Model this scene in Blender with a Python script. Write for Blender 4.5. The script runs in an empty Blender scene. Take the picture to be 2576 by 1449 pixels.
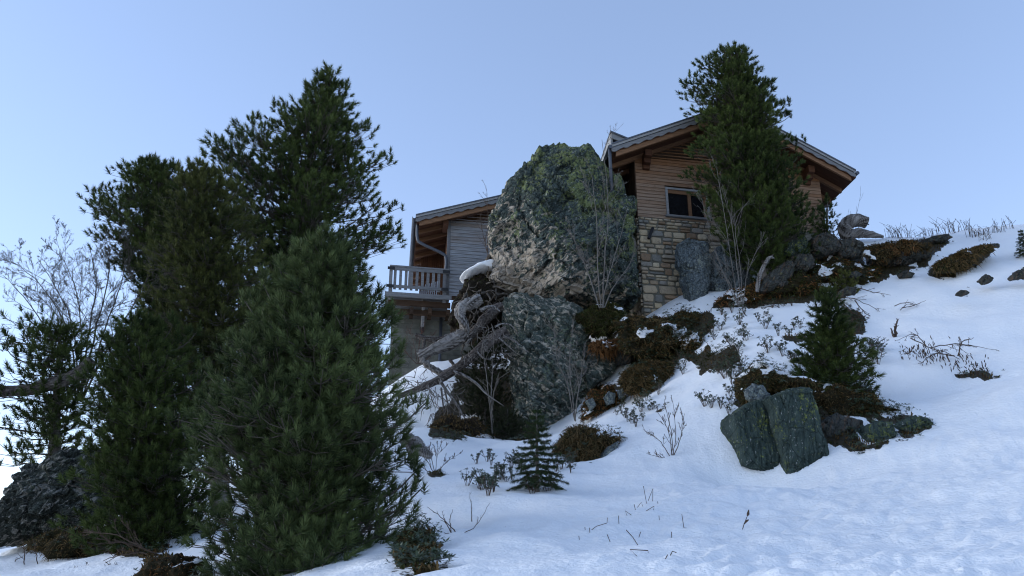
import bpy, math, random
import numpy as np
from mathutils import Vector

random.seed(11)
RNG = np.random.default_rng(11)
R = math.radians
scene = bpy.context.scene
COL = scene.collection

# ------------------------------------------------------------------ camera
PITCH = R(19.0)
FPX = 1946.0          # focal length in photo pixels (photo seen 2576 wide)
CS, SN = math.cos(PITCH), math.sin(PITCH)


def ray(px, py):
    a = (px - 1288.0) / FPX
    b = (724.5 - py) / FPX
    return np.array([a, CS - b * SN, SN + b * CS])


def P(px, py, D):
    d = ray(px, py)
    return d * (D / d[1])


cam_d = bpy.data.cameras.new("camera")
cam_d.sensor_width = 36.0
cam_d.lens = 36.0 * FPX / 2576.0
cam_d.clip_start = 0.05
cam_d.clip_end = 9000
cam = bpy.data.objects.new("camera", cam_d)
cam.rotation_euler = (math.pi / 2 + PITCH, 0, 0)
COL.objects.link(cam)
scene.camera = cam
scene.cycles.filter_width = 1.1

# ------------------------------------------------------------------ noise


def _hash(ix, iy, iz, seed):
    h = (ix * 374761393 + iy * 668265263 + iz * 2147483647 + seed * 1274126177) & 0xFFFFFFFF
    h = ((h ^ (h >> 13)) * 1274126177) & 0xFFFFFFFF
    h = ((h ^ (h >> 16)) * 2246822519) & 0xFFFFFFFF
    return (h ^ (h >> 15)) & 0xFFFFFFFF


def vnoise(p, seed=0):
    p = np.asarray(p, dtype=np.float64)
    i = np.floor(p).astype(np.int64)
    f = p - i
    u = f * f * f * (f * (f * 6 - 15) + 10)
    out = np.zeros(len(p))
    for dx in (0, 1):
        wx = u[:, 0] if dx else 1 - u[:, 0]
        for dy in (0, 1):
            wy = u[:, 1] if dy else 1 - u[:, 1]
            for dz in (0, 1):
                wz = u[:, 2] if dz else 1 - u[:, 2]
                h = _hash(i[:, 0] + dx, i[:, 1] + dy, i[:, 2] + dz, seed)
                g = h / 4294967295.0 * 2 - 1
                out += wx * wy * wz * g
    return out


def fbm(p, octv=4, seed=0, gain=.5, lac=2.07):
    a, s, q = 1.0, np.zeros(len(p)), np.array(p, dtype=float)
    for o in range(octv):
        s += a * vnoise(q, seed + o * 17)
        q = q * lac + 13.7
        a *= gain
    return s


def worley(p, seed=0):
    """F1, F2 and a random value of the nearest cell"""
    i = np.floor(p).astype(np.int64)
    f1 = np.full(len(p), 9.0); f2 = np.full(len(p), 9.0); cid = np.zeros(len(p)); tilt = np.zeros(len(p))
    for dx in (-1, 0, 1):
        for dy in (-1, 0, 1):
            for dz in (-1, 0, 1):
                c = i + np.array([dx, dy, dz])
                hs = [_hash(c[:, 0], c[:, 1], c[:, 2], seed + k) / 4294967295.0 for k in range(7)]
                q = c + np.stack(hs[:3], 1)
                d = np.sqrt(((q - p) ** 2).sum(1))
                near = d < f1
                f2 = np.where(near, f1, np.minimum(f2, d))
                cid = np.where(near, hs[3], cid)
                tilt = np.where(near, ((p - q) * (np.stack(hs[4:7], 1) - .5)).sum(1) * 2, tilt)
                f1 = np.where(near, d, f1)
    return f1, f2, cid, tilt


# ------------------------------------------------------------------ objects
ORG = {}


def new_mesh(name, V, F, smooth=False, tint=None):
    """V (n,3); F (m,k) array or list of tuples"""
    me = bpy.data.meshes.new(name)
    V = np.asarray(V, dtype=np.float32)
    if isinstance(F, np.ndarray):
        m, k = F.shape
        me.vertices.add(len(V)); me.vertices.foreach_set("co", V.ravel())
        me.loops.add(m * k); me.loops.foreach_set("vertex_index", F.astype(np.int32).ravel())
        me.polygons.add(m)
        me.polygons.foreach_set("loop_start", np.arange(0, m * k, k, dtype=np.int32))
        me.update(calc_edges=True)
    else:
        me.from_pydata([tuple(map(float, v)) for v in V], [], [tuple(map(int, f)) for f in F])
    if tint is not None:
        at = me.attributes.new("tint", 'FLOAT_COLOR', 'POINT')
        t = np.asarray(tint, dtype=np.float32)
        if t.ndim == 1:
            t = np.stack([t, t, t], 1)
        t = np.concatenate([t, np.ones((len(t), 1), np.float32)], 1)
        at.data.foreach_set("color", t.ravel())
    if smooth:
        me.polygons.foreach_set("use_smooth", np.ones(len(me.polygons), dtype=bool))
    me.update()
    return me


def tag(o, label=None, cat=None, group=None, kind=None):
    if label: o["label"] = label
    if cat: o["category"] = cat
    if group: o["group"] = group
    if kind: o["kind"] = kind
    return o


def thing(name, label, cat, loc, group=None):
    o = bpy.data.objects.new(name, None)
    o.empty_display_size = .2
    o.location = tuple(map(float, loc))
    COL.objects.link(o)
    ORG[o.name] = np.array(loc, dtype=float)
    return tag(o, label, cat, group)


def part(name, V, F, mat, parent=None, smooth=False, tint=None, org=None):
    """links ONE mesh object; V in world coordinates (parents are not rotated when built)"""
    V = np.asarray(V, dtype=float)
    if parent is not None:
        o0 = ORG[parent.name]
    else:
        o0 = np.array(org, dtype=float) if org is not None else V.mean(0)
    me = new_mesh(name, V - o0, F, smooth, tint)
    o = bpy.data.objects.new(name, me)
    me.materials.append(mat)
    COL.objects.link(o)
    if parent is not None:
        o.parent = parent
    else:
        o.location = tuple(o0)
    ORG[o.name] = o0
    return o


def dup(root, loc, rotz=0.0, sc=1.0, label=None, group=None):
    c = root.copy(); COL.objects.link(c)
    c.location = tuple(map(float, loc)); c.rotation_euler = (0, 0, rotz); c.scale = (sc, sc, sc)
    if label: c["label"] = label
    if group: c["group"] = group
    for ch in list(root.children):
        d = ch.copy(); COL.objects.link(d); d.parent = c
        for g in ch.children:
            e = g.copy(); COL.objects.link(e); e.parent = d
    return c


class MB:
    def __init__(s):
        s.v, s.f, s.t = [], [], []

    def add(s, V, F, t=None):
        n = len(s.v)
        s.v.extend([tuple(x) for x in V])
        s.f.extend([tuple(i + n for i in f) for f in F])
        s.t.extend([t if t is not None else (1, 1, 1)] * len(V))

    def hexa(s, c8, t=None):
        s.add(c8, [(0, 3, 2, 1), (4, 5, 6, 7), (0, 1, 5, 4), (1, 2, 6, 5), (2, 3, 7, 6), (3, 0, 4, 7)], t)

    def tube(s, pts, rad, n=6, t=None, cap=True, flat=1.0):
        V, F = tube_arrays(pts, rad, n, cap, flat)
        s.add(V, F, t)

    def build(s, name, mat, parent=None, smooth=False, org=None):
        return part(name, np.array(s.v), s.f, mat, parent, smooth, np.array(s.t), org)


def tube_arrays(pts, rad, n=6, cap=True, flat=1.0):
    pts = np.asarray(pts, dtype=float); m = len(pts)
    rad = np.broadcast_to(np.asarray(rad, dtype=float), (m,))
    tg = np.gradient(pts, axis=0)
    tg /= np.maximum(np.linalg.norm(tg, axis=1, keepdims=True), 1e-9)
    ref = np.array([0.31, 0.95, 0.1]) if abs(tg[:, 2]).mean() > .6 else np.array([0.05, .1, 1.0])
    V = []
    for i in range(m):
        x = np.cross(tg[i], ref); x /= max(np.linalg.norm(x), 1e-9)
        y = np.cross(tg[i], x)
        for k in range(n):
            a = 2 * math.pi * k / n
            V.append(pts[i] + rad[i] * (x * math.cos(a) + flat * y * math.sin(a)))
    F = []
    for i in range(m - 1):
        for k in range(n):
            k2 = (k + 1) % n
            F.append((i * n + k, i * n + k2, (i + 1) * n + k2, (i + 1) * n + k))
    if cap:
        F.append(tuple(range(n))[::-1]); F.append(tuple(range((m - 1) * n, m * n)))
    return V, F


def spline(pts, n):
    """Catmull-Rom through pts"""
    pts = np.asarray(pts, dtype=float)
    q = np.vstack([2 * pts[0] - pts[1], pts, 2 * pts[-1] - pts[-2]])
    out = []
    m = len(pts) - 1
    for k in range(n):
        s = k / (n - 1) * m
        i = min(int(s), m - 1); t = s - i
        p0, p1, p2, p3 = q[i], q[i + 1], q[i + 2], q[i + 3]
        out.append(.5 * ((2 * p1) + (-p0 + p2) * t + (2 * p0 - 5 * p1 + 4 * p2 - p3) * t * t + (-p0 + 3 * p1 - 3 * p2 + p3) * t ** 3))
    return np.array(out)


# ------------------------------------------------------------------ materials


class NT:
    def __init__(s, name):
        s.m = bpy.data.materials.new(name); s.m.use_nodes = True
        s.t = s.m.node_tree; s.t.nodes.clear()
        s.out = s.n('ShaderNodeOutputMaterial'); s.bsdf = s.n('ShaderNodeBsdfPrincipled')
        s.l(s.bsdf.outputs[0], s.out.inputs[0])

    def n(s, ty, **kw):
        nd = s.t.nodes.new(ty)
        for k, v in kw.items(): setattr(nd, k, v)
        return nd

    def l(s, a, b): s.t.links.new(a, b)

    def val(s, sock, v):
        if isinstance(v, bpy.types.NodeSocket): s.l(v, sock)
        else: sock.default_value = v

    def coord(s, scale=(1, 1, 1), rot=(0, 0, 0), loc=(0, 0, 0), which='Object'):
        if not hasattr(s, 'tc'): s.tc = s.n('ShaderNodeTexCoord')
        src = s.tc.outputs[which]
        if any(rot) and tuple(scale) != (1, 1, 1):      # turn first, then stretch
            m0 = s.n('ShaderNodeMapping'); m0.inputs['Rotation'].default_value = rot
            s.l(src, m0.inputs[0]); src = m0.outputs[0]; rot = (0, 0, 0)
        mp = s.n('ShaderNodeMapping')
        mp.inputs['Scale'].default_value = scale; mp.inputs['Rotation'].default_value = rot; mp.inputs['Location'].default_value = loc
        s.l(src, mp.inputs[0])
        return mp.outputs[0]

    def noise(s, vec, scale=5, detail=4, rough=.55, dist=0.0):
        nd = s.n('ShaderNodeTexNoise')
        s.l(vec, nd.inputs['Vector'])
        nd.inputs['Scale'].default_value = scale; nd.inputs['Detail'].default_value = detail
        nd.inputs['Roughness'].default_value = rough; nd.inputs['Distortion'].default_value = dist
        return nd.outputs['Fac']

    def voro(s, vec, scale=5, feature='F1', out='Distance'):
        nd = s.n('ShaderNodeTexVoronoi'); nd.feature = feature
        s.l(vec, nd.inputs['Vector']); nd.inputs['Scale'].default_value = scale
        return nd.outputs[out]

    def ramp(s, fac, stops, interp='LINEAR'):
        nd = s.n('ShaderNodeValToRGB'); cr = nd.color_ramp; cr.interpolation = interp
        while len(cr.elements) < len(stops): cr.elements.new(.5)
        for e, (p, c) in zip(cr.elements, stops):
            e.position = p; e.color = (c, c, c, 1) if isinstance(c, (int, float)) else (*c, 1)
        s.l(fac, nd.inputs[0])
        return nd.outputs[0]

    def mix(s, fac, a, b, mode='MIX'):
        nd = s.n('ShaderNodeMix', data_type='RGBA', blend_type=mode)
        s.val(nd.inputs[0], fac)
        for sock, v in ((nd.inputs[6], a), (nd.inputs[7], b)):
            if isinstance(v, bpy.types.NodeSocket): s.l(v, sock)
            else: sock.default_value = (*v, 1) if len(v) == 3 else v
        return nd.outputs[2]

    def math(s, op, a, b=0.0, clamp=False):
        nd = s.n('ShaderNodeMath', operation=op); nd.use_clamp = clamp
        s.val(nd.inputs[0], a); s.val(nd.inputs[1], b)
        return nd.outputs[0]

    def axis(s, vec, d, off=0.0):
        nd = s.n('ShaderNodeVectorMath', operation='DOT_PRODUCT')
        s.l(vec, nd.inputs[0]); nd.inputs[1].default_value = d
        return s.math('ADD', nd.outputs['Value'], off)

    def attr(s, name='tint'):
        nd = s.n('ShaderNodeAttribute'); nd.attribute_name = name
        return nd.outputs['Color']

    def bump(s, h, strength=.5, dist=.02, prev=None):
        nd = s.n('ShaderNodeBump'); nd.inputs['Strength'].default_value = strength; nd.inputs['Distance'].default_value = dist
        s.l(h, nd.inputs['Height'])
        if prev is not None: s.l(prev, nd.inputs['Normal'])
        return nd.outputs[0]

    def done(s, col, rough=.8, normal=None, spec=.3, metal=0.0):
        s.val(s.bsdf.inputs['Base Color'], col if isinstance(col, bpy.types.NodeSocket) else (*col, 1))
        s.val(s.bsdf.inputs['Roughness'], rough)
        s.bsdf.inputs['Specular IOR Level'].default_value = spec
        s.bsdf.inputs['Metallic'].default_value = metal
        if normal is not None: s.l(normal, s.bsdf.inputs['Normal'])
        return s.m


def snow_mat():
    s = NT("snow")
    v = s.coord()
    big = s.noise(v, .8, 4, .5)
    fine = s.noise(v, 9, 5, .6)
    grain = s.noise(v, 60, 3, .6)
    col = s.mix(s.ramp(big, [(.3, 0.), (.7, 1.)]), (.86, .88, .90), (.92, .92, .92))
    speck = s.noise(v, 34, 2, .5)
    sm = s.ramp(speck, [(.735, 0.), (.77, 1.)])
    gate = s.ramp(s.noise(v, .55, 3, .6), [(.5, 0.), (.62, 1.)])
    col = s.mix(s.math('MULTIPLY', sm, gate), col, (.22, .18, .14))
    tcol = s.attr()
    sm_ = s.n('ShaderNodeSeparateColor'); s.l(tcol, sm_.inputs[0])
    edge = s.math('ADD', sm_.outputs[0], s.math('MULTIPLY', s.math('SUBTRACT', s.noise(v, 14, 6, .7), .5), .9))
    soilf = s.ramp(edge, [(.47, 0.), (.53, 1.)])
    sn = s.noise(v, 18, 6, .7)
    soil = s.mix(s.ramp(sn, [(.35, 0.), (.65, 1.)]), (.014, .014, .008), (.055, .04, .02))
    col = s.mix(soilf, col, soil)
    b = s.bump(fine, .55, .05)
    b = s.bump(s.math('SUBTRACT', s.noise(v, 26, 4, .6), s.math('MULTIPLY', soilf, 1.2)), .5, .04, b)
    b = s.bump(grain, .25, .006, b)
    m = s.done(col, .62, b, .25)
    s.bsdf.inputs['Subsurface Weight'].default_value = 0.0
    return m


def rock_mat(name, dark=(.035, .05, .05), mid=(.10, .125, .125), cream=None, cream_at=None, cream_amt=.5,
             lich=None, lich_at=None, lich_amt=.5, white_amt=.62, strata=(0, R(55), 0), sscale=1.6, stretch=5.0, bump=.8,
             white=(.42, .42, .40), brown_amt=.7, fine=1.0, speck=1.0, vrough=.78, vscale=3.2):
    s = NT(name)
    v = s.coord()
    st = s.coord(scale=(1, 1, stretch), rot=strata)
    wob = s.noise(v, 1.6, 4, .55)
    n1 = s.noise(st, sscale, 8, .68, .6)
    n2 = s.noise(v, 11 * fine, 7, .76)
    col = s.mix(s.ramp(n1, [(.34, 0.), (.66, 1.)]), dark, mid)
    col = s.mix(s.ramp(n2, [(.40, .9 * speck), (.52, .0)]), col, tuple(c * .3 for c in dark))
    spk = s.noise(v, 24 * fine, 5, .75)
    col = s.mix(s.ramp(spk, [(.36, .75 * speck), (.46, 0.)]), col, tuple(c * .4 for c in dark))
    col = s.mix(s.ramp(spk, [(.56, 0.), (.66, .35 * speck)]), col, (.30, .32, .31))
    br = s.noise(st, sscale * 1.4, 5, .6)
    col = s.mix(s.ramp(br, [(brown_amt, 0.), (brown_amt + .1, .7)]), col, (.16, .10, .065))
    if lich:
        f = s.noise(v, 7.5 * fine, 9, .78, .3)
        f = s.math('ADD', f, s.math('MULTIPLY', s.math('SUBTRACT', wob, .5), .5))
        if lich_at:
            d, off, g = lich_at
            f = s.math('ADD', f, s.math('MULTIPLY', s.math('ADD', s.axis(v, d, off), 0, False), g))
        col = s.mix(s.math('MULTIPLY', s.ramp(f, [(lich_amt, 0.), (lich_amt + .07, 1.)]), s.ramp(n2, [(.35, .25), (.6, 1.)])), col, lich)
    if cream:
        st2 = s.coord(scale=(1, 1, 2.2), rot=strata, loc=(3, 1, 5))
        f = s.noise(st2, vscale * fine, 10, vrough, .9)
        if cream_at:
            d, off, g = cream_at
            f = s.math('ADD', f, s.math('MULTIPLY', s.axis(v, d, off), g))
        cc = s.mix(s.noise(v, 4, 4, .6), cream, tuple(c * .62 for c in cream))
        col = s.mix(s.ramp(f, [(cream_amt, 0.), (cream_amt + .06, 1.)]), col, cc)
    wn = s.noise(s.coord(scale=(1, 1, 1.8), rot=strata, loc=(7, 2, 1)), 7 * fine, 7, .75, .4)
    col = s.mix(s.ramp(wn, [(white_amt, 0.), (white_amt + .04, 1.)]), col, white)
    ck = s.voro(s.coord(scale=(1, 1, 2.5), rot=strata), 2.2, 'DISTANCE_TO_EDGE')
    crk = s.ramp(s.math('ADD', ck, s.math('MULTIPLY', n2, .05)), [(.02, 1.), (.05, 0.)])
    col = s.mix(s.math('MULTIPLY', crk, .65), col, tuple(c * .3 for c in dark))
    h = s.math('ADD', s.math('MULTIPLY', n1, 1.2), s.math('MULTIPLY', n2, .6))
    h = s.math('SUBTRACT', h, s.math('MULTIPLY', crk, .6))
    b = s.bump(h, bump, .09)
    b = s.bump(s.noise(v, 38, 5, .7), .5, .015, b)
    return s.done(col, .88, b, .2)


def leaf_mat(name, a, b, rough=.55, spec=.3):
    s = NT(name)
    col = s.mix(s.attr(), a, b)
    s.val(s.bsdf.inputs['Base Color'], col)
    return s.done(col, rough, None, spec)


def bark_mat(name, a, b, scale=8, lich=None, fib=False):
    s = NT(name)
    v = s.coord(); st = s.coord(scale=(1, 1, .25))
    n = s.noise(st, scale, 6, .7, .5)
    col = s.mix(s.ramp(n, [(.3, 0.), (.7, 1.)]), a, b)
    if fib:
        col = s.mix(s.attr(), tuple(c * .45 for c in a), b)
        col = s.mix(s.ramp(n, [(.3, .6), (.55, 0.)]), col, a)
    if lich:
        col = s.mix(s.ramp(s.noise(v, 11, 5, .7), [(.56, 0.), (.62, .8)]), col, lich)
    return s.done(col, .9, s.bump(n, .7, .02), .15)


def wood_mat(name, grey, brown, grad=None, rough=.75, dirscale=(.35, 6, 9)):
    """planks: grain along local x of the chalet; grad=(axis, off, gain) 0 -> grey, 1 -> brown"""
    s = NT(name)
    v = s.coord(rot=(0, 0, -R(12)))
    st = s.coord(scale=dirscale, rot=(0, 0, -R(12)))
    n = s.noise(st, 4.5, 7, .66, .4)
    t = s.attr()
    if grad:
        d, off, g = grad
        f = s.math('MULTIPLY', s.axis(v, d, off), g)
        f = s.math('ADD', f, s.math('MULTIPLY', s.math('SUBTRACT', s.noise(v, 1.2, 4, .6), .5), .9))
        tb = s.n('ShaderNodeSeparateColor'); s.l(t, tb.inputs[0])
        f = s.math('ADD', f, s.math('MULTIPLY', s.math('SUBTRACT', tb.outputs[1], .5), .55), True)
        col = s.mix(f, grey, brown)
    else:
        col = s.mix(t, grey, brown)
    col = s.mix(s.ramp(n, [(.32, .75), (.6, 0.)]), col, tuple(c * .42 for c in brown))
    kn = s.voro(s.coord(scale=(1.3, 1, 5), rot=(0, 0, -R(12))), 2.1)
    col = s.mix(s.ramp(kn, [(.05, .8), (.10, 0.)]), col, (.05, .025, .015))
    return s.done(col, rough, s.bump(n, .4, .01), .25)


M = {}
M['snow'] = snow_mat()
M['boulder'] = rock_mat("boulder_rock", (.030, .046, .044), (.105, .135, .128), cream=(.53, .455, .37), cream_at=((-.75, 0, -.8), -1.0, .08), cream_amt=.555, vrough=.66, vscale=2.6,
                        lich=(.19, .225, .085), lich_at=((.45, 0, .6), .3, .04), lich_amt=.525, white_amt=.60, strata=(0, R(35), 0))
M['veined'] = rock_mat("veined_rock", (.045, .062, .054), (.135, .165, .148), cream=(.50, .46, .385), cream_at=((-.2, 0, .1), 0, .03), cream_amt=.525, vrough=.68, vscale=2.6,
                       lich=(.17, .21, .13), lich_at=((.6, 0, -.2), 0, .05), lich_amt=.555, white_amt=.63, speck=.7, strata=(0, R(-28), 0), stretch=3.5, fine=1.3)
M['slate'] = rock_mat("slate_rock", (.022, .036, .032), (.075, .105, .092), lich=(.23, .26, .055), lich_amt=.56, white_amt=.61, strata=(0, R(84), 0), stretch=8, sscale=1.8, fine=2.0, bump=.7, speck=.22)
M['darkrock'] = rock_mat("dark_outcrop_rock", (.034, .036, .032), (.105, .108, .098), lich=(.16, .15, .07), lich_amt=.60, white_amt=.74, strata=(0, R(60), 0), fine=1.8, sscale=2.2, brown_amt=.53, speck=.5)
M['grey'] = rock_mat("grey_lichen_rock", (.08, .105, .115), (.22, .26, .28), lich=(.33, .36, .30), lich_amt=.55, white_amt=.60, strata=(0, R(70), 0), fine=1.8, stretch=2)
M['leftrock'] = rock_mat("pale_streaked_rock", (.028, .034, .028), (.095, .108, .09), cream=(.36, .345, .31), cream_amt=.545, vrough=.62, lich=(.11, .14, .09), lich_amt=.58, white_amt=.64, strata=(0, R(55), 0), fine=1.6, stretch=3)
M['greenrock'] = rock_mat("green_lichen_rock", (.06, .07, .05), (.16, .18, .12), lich=(.26, .31, .16), lich_amt=.46, white_amt=.58, strata=(0, R(80), 0), fine=3.2)


def soil_mat(name, a, b, c, snowy=True):
    s = NT(name)
    v = s.coord()
    n = s.noise(v, 3.2, 7, .7); n2 = s.noise(v, 22, 5, .7)
    col = s.mix(s.ramp(n, [(.35, 0.), (.62, 1.)]), a, b)
    col = s.mix(s.ramp(n2, [(.45, 0.), (.68, .9)]), col, c)
    if snowy:
        col = s.mix(s.ramp(s.math('ADD', s.attr(), s.math('MULTIPLY', s.math('SUBTRACT', n2, .5), .6)), [(.46, 0.), (.52, 1.)]), col, (.88, .89, .91))
    return s.done(col, .95, s.bump(n2, 1., .05), .1)


M['heath'] = soil_mat("heath_soil", (.012, .014, .008), (.035, .03, .014), (.05, .033, .018))
M['rootsoil'] = soil_mat("root_soil", (.012, .010, .008), (.03, .022, .015), (.05, .04, .03), False)
M['grass'] = leaf_mat("dry_grass", (.05, .042, .016), (.20, .125, .055), .8, .15)
M['orangegrass'] = leaf_mat("rust_grass", (.11, .055, .02), (.26, .12, .045), .8, .15)
M['moss'] = leaf_mat("moss_grass", (.024, .034, .010), (.085, .085, .028), .85, .1)
M['leaf'] = leaf_mat("alpenrose_leaf", (.018, .034, .016), (.055, .075, .032), .42, .45)
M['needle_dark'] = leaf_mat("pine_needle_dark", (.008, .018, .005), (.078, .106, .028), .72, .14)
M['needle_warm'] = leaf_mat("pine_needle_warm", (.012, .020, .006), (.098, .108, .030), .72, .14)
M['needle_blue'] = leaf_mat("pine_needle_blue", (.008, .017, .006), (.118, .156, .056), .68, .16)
M['needle_spruce'] = leaf_mat("spruce_needle", (.016, .030, .012), (.040, .062, .020), .7, .15)
M['needle_shade'] = leaf_mat("juniper_needle", (.016, .022, .010), (.036, .042, .018), .7, .2)
M['tassel'] = bark_mat("dry_tassel", (.03, .02, .016), (.10, .065, .045), 30)
M['bark'] = bark_mat("pine_bark", (.07, .06, .055), (.20, .18, .165))
M['twigbark'] = bark_mat("twig_bark", (.035, .030, .025), (.10, .088, .075), 20)
M['paletwig'] = bark_mat("pale_twig_bark", (.05, .044, .036), (.135, .12, .10), 20)
M['birch'] = bark_mat("grey_bark", (.08, .072, .066), (.22, .205, .19), 14)
M['redtwig'] = bark_mat("reddish_twig", (.06, .03, .025), (.14, .075, .06), 20)
M['greytwig'] = bark_mat("dark_grey_twig", (.045, .04, .036), (.125, .115, .105), 14)
M['darktwig'] = bark_mat("brown_twig", (.05, .035, .028), (.12, .085, .065), 20)
M['deadwood'] = bark_mat("bleached_wood", (.06, .05, .044), (.36, .34, .325), 9, None, True)
M['deadbark'] = bark_mat("weathered_bark", (.04, .033, .03), (.15, .13, .12), 7, (.2, .19, .18), True)
M['root'] = bark_mat("root_wood", (.04, .032, .026), (.17, .15, .13), 12)
M['siding'] = wood_mat("siding_wood", (.36, .27, .20), (.27, .13, .06), ((0, 0, 1), -3.35, .5))
M['greysiding'] = wood_mat("grey_siding", (.34, .36, .39), (.24, .17, .12), ((0, 0, 1), -5.9, .5))
M['beam'] = wood_mat("beam_wood", (.16, .078, .038), (.26, .14, .075))
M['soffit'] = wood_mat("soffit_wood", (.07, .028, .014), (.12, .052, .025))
M['greywood'] = wood_mat("grey_wood", (.17, .172, .18), (.27, .27, .275))
M['trim'] = wood_mat("trim_wood", (.27, .275, .285), (.38, .375, .365))
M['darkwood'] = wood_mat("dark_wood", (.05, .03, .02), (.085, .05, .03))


def metal_mat(name, c, rough, metal=.6):
    s = NT(name)
    v = s.coord(); n = s.noise(v, 6, 5, .6)
    col = s.mix(n, tuple(x * .75 for x in c), tuple(x * 1.15 for x in c))
    return s.done(col, s.ramp(n, [(.2, rough * .8), (.8, rough * 1.2)]), None, .5, metal)


M['roofmetal'] = metal_mat("roof_sheet", (.10, .11, .13), .5, .4)
M['gutter'] = metal_mat("gutter_zinc", (.085, .095, .115), .5, .5)
M['iron'] = metal_mat("black_iron", (.015, .015, .017), .5, .3)


def glass_mat():
    s = NT("window_glass")
    m = s.done((.012, .012, .014), .06, s.bump(s.noise(s.coord(), 1.3, 2, .5), .05, .02), .6)
    return m


M['glass'] = glass_mat()


def stone_mat():
    s = NT("wall_stone")
    v = s.coord(); n = s.noise(v, 7, 7, .68); n2 = s.noise(v, 30, 5, .7)
    col = s.mix(s.ramp(n, [(.30, .6), (.48, 0.)]), s.attr(), (.11, .10, .085))
    col = s.mix(s.ramp(n2, [(.55, 0.), (.75, .55)]), col, (.42, .38, .30))
    return s.done(col, .9, s.bump(s.math('ADD', n, s.math('MULTIPLY', n2, .4)), .8, .03), .2)


M['stone'] = stone_mat()


def block_mat():
    s = NT("masonry_block")
    v = s.coord(); n = s.noise(v, 2.2, 6, .65); n2 = s.noise(v, 40, 4, .7)
    col = s.mix(s.ramp(n, [(.3, 0.), (.7, 1.)]), (.11, .112, .095), (.22, .215, .18))
    col = s.mix(.5, col, s.attr(), 'MULTIPLY')
    return s.done(col, .92, s.bump(n2, .5, .01), .15)


M['block'] = block_mat()

# ------------------------------------------------------------------ world
SUN_EL, SUN_ROT = R(12), R(-80)     # low sun beyond the valley on the left
w = bpy.data.worlds.new("World"); scene.world = w; w.use_nodes = True
wt = w.node_tree; wt.nodes.clear()
wo = wt.nodes.new('ShaderNodeOutputWorld'); bg = wt.nodes.new('ShaderNodeBackground')
sky = wt.nodes.new('ShaderNodeTexSky'); sky.sky_type = 'NISHITA'; sky.sun_disc = False
sky.sun_elevation = SUN_EL; sky.sun_rotation = SUN_ROT
sky.altitude = 1900; sky.air_density = 1.0; sky.dust_density = .5; sky.ozone_density = 1.0
gm = wt.nodes.new('ShaderNodeGamma'); gm.inputs[1].default_value = .6
tn = wt.nodes.new('ShaderNodeMix'); tn.data_type = 'RGBA'; tn.blend_type = 'MULTIPLY'; tn.inputs[0].default_value = 1.0
tn.inputs[7].default_value = (.745, .80, .98, 1)
bg.inputs[1].default_value = 0.1
wt.links.new(sky.outputs[0], gm.inputs[0]); wt.links.new(gm.outputs[0], tn.inputs[6]); wt.links.new(tn.outputs[2], bg.inputs[0]); wt.links.new(bg.outputs[0], wo.inputs[0])
scene.view_settings.view_transform = 'Standard'; scene.view_settings.look = 'None'
scene.view_settings.exposure = 2.5; scene.view_settings.gamma = 1.0

# ------------------------------------------------------------------ terrain
GC = [(1110, 1449, 5.6), (1500, 1449, 5.2), (1900, 1449, 5.0), (2300, 1449, 4.7), (2576, 1449, 4.4), (900, 1449, 6.4),
      (1110, 1350, 8.4), (1400, 1350, 8.0), (1700, 1350, 7.9), (2000, 1350, 7.6), (2300, 1350, 7.0), (2576, 1350, 6.2),
      (1100, 1250, 11.5), (1400, 1250, 11.3), (1700, 1250, 10.6), (2000, 1270, 9.8), (2300, 1250, 9.0), (2576, 1250, 8.0),
      (1100, 1160, 15), (1330, 1112, 18.0), (1200, 1125, 17.5), (1500, 1185, 13.6), (1500, 1085, 17.4), (1580, 1010, 19.6), (1420, 1092, 18.8),
      (1700, 1130, 13.8), (1700, 1010, 17.2), (1700, 900, 20.2), (1680, 785, 23.2),
      (1850, 1190, 12.4), (2080, 1180, 12.4), (1950, 930, 15.4), (1850, 850, 18.6), (1900, 775, 21.2),
      (2250, 1130, 12.3), (2230, 1000, 15.0), (2200, 850, 18.4), (2200, 750, 20.6), (2150, 612, 25.5), (2040, 680, 23.2),
      (2400, 1130, 11.3), (2400, 1000, 13.8), (2400, 850, 17.0), (2400, 720, 20.4), (2400, 592, 25),
      (2576, 1130, 10.2), (2576, 1000, 12.6), (2576, 850, 15.8), (2576, 720, 19.2), (2576, 566, 24.5),
      (2800, 1000, 11.6), (2800, 1300, 6.4), (2800, 750, 17.5), (2800, 540, 24),
      (2300, 640, 30), (2600, 610, 30), (1900, 740, 30), (1600, 790, 29),
      (1080, 1095, 19.2), (1050, 922, 27.5), (1105, 912, 27), (1300, 930, 26.5), (1200, 990, 25),
      (1330, 1104, 21.6), (1400, 1086, 21.4), (1270, 1104, 21.4), (1200, 1098, 21.6), (1475, 1030, 21.2), (1110, 1090, 21.5),
      (700, 1449, 8.6), (420, 1449, 9.2), (0, 1449, 9.6), (200, 1405, 12), (80, 1385, 13.6), (380, 1330, 14), (600, 1190, 18.5), (800, 1100, 23), (950, 1000, 28),
      (0, 1425, 17), (-200, 1430, 16), (-300, 1449, 12), (-250, 1460, 24), (250, 1320, 24), (100, 1420, 30), (900, 1080, 36), (500, 1250, 36)]
cp = [P(*g) for g in GC]
cp += [np.array(v, dtype=float) for v in [(0, 0, -1.62), (1.5, 1.5, -1.0), (-1.5, 2, -1.25), (3, 0, -1.1), (-3, 0, -2.0), (0, -6, -3.4), (8, -3, 0.2), (-10, 0, -4.6),
                                          (0, -40, -16), (-40, -10, -20), (-45, 30, -13), (-40, 60, -12), (0, 60, 2), (30, 60, 8), (45, 25, 14), (45, -10, 8), (20, 12, 6.2), (22, 22, 11)]]
cp = np.array(cp)


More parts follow.
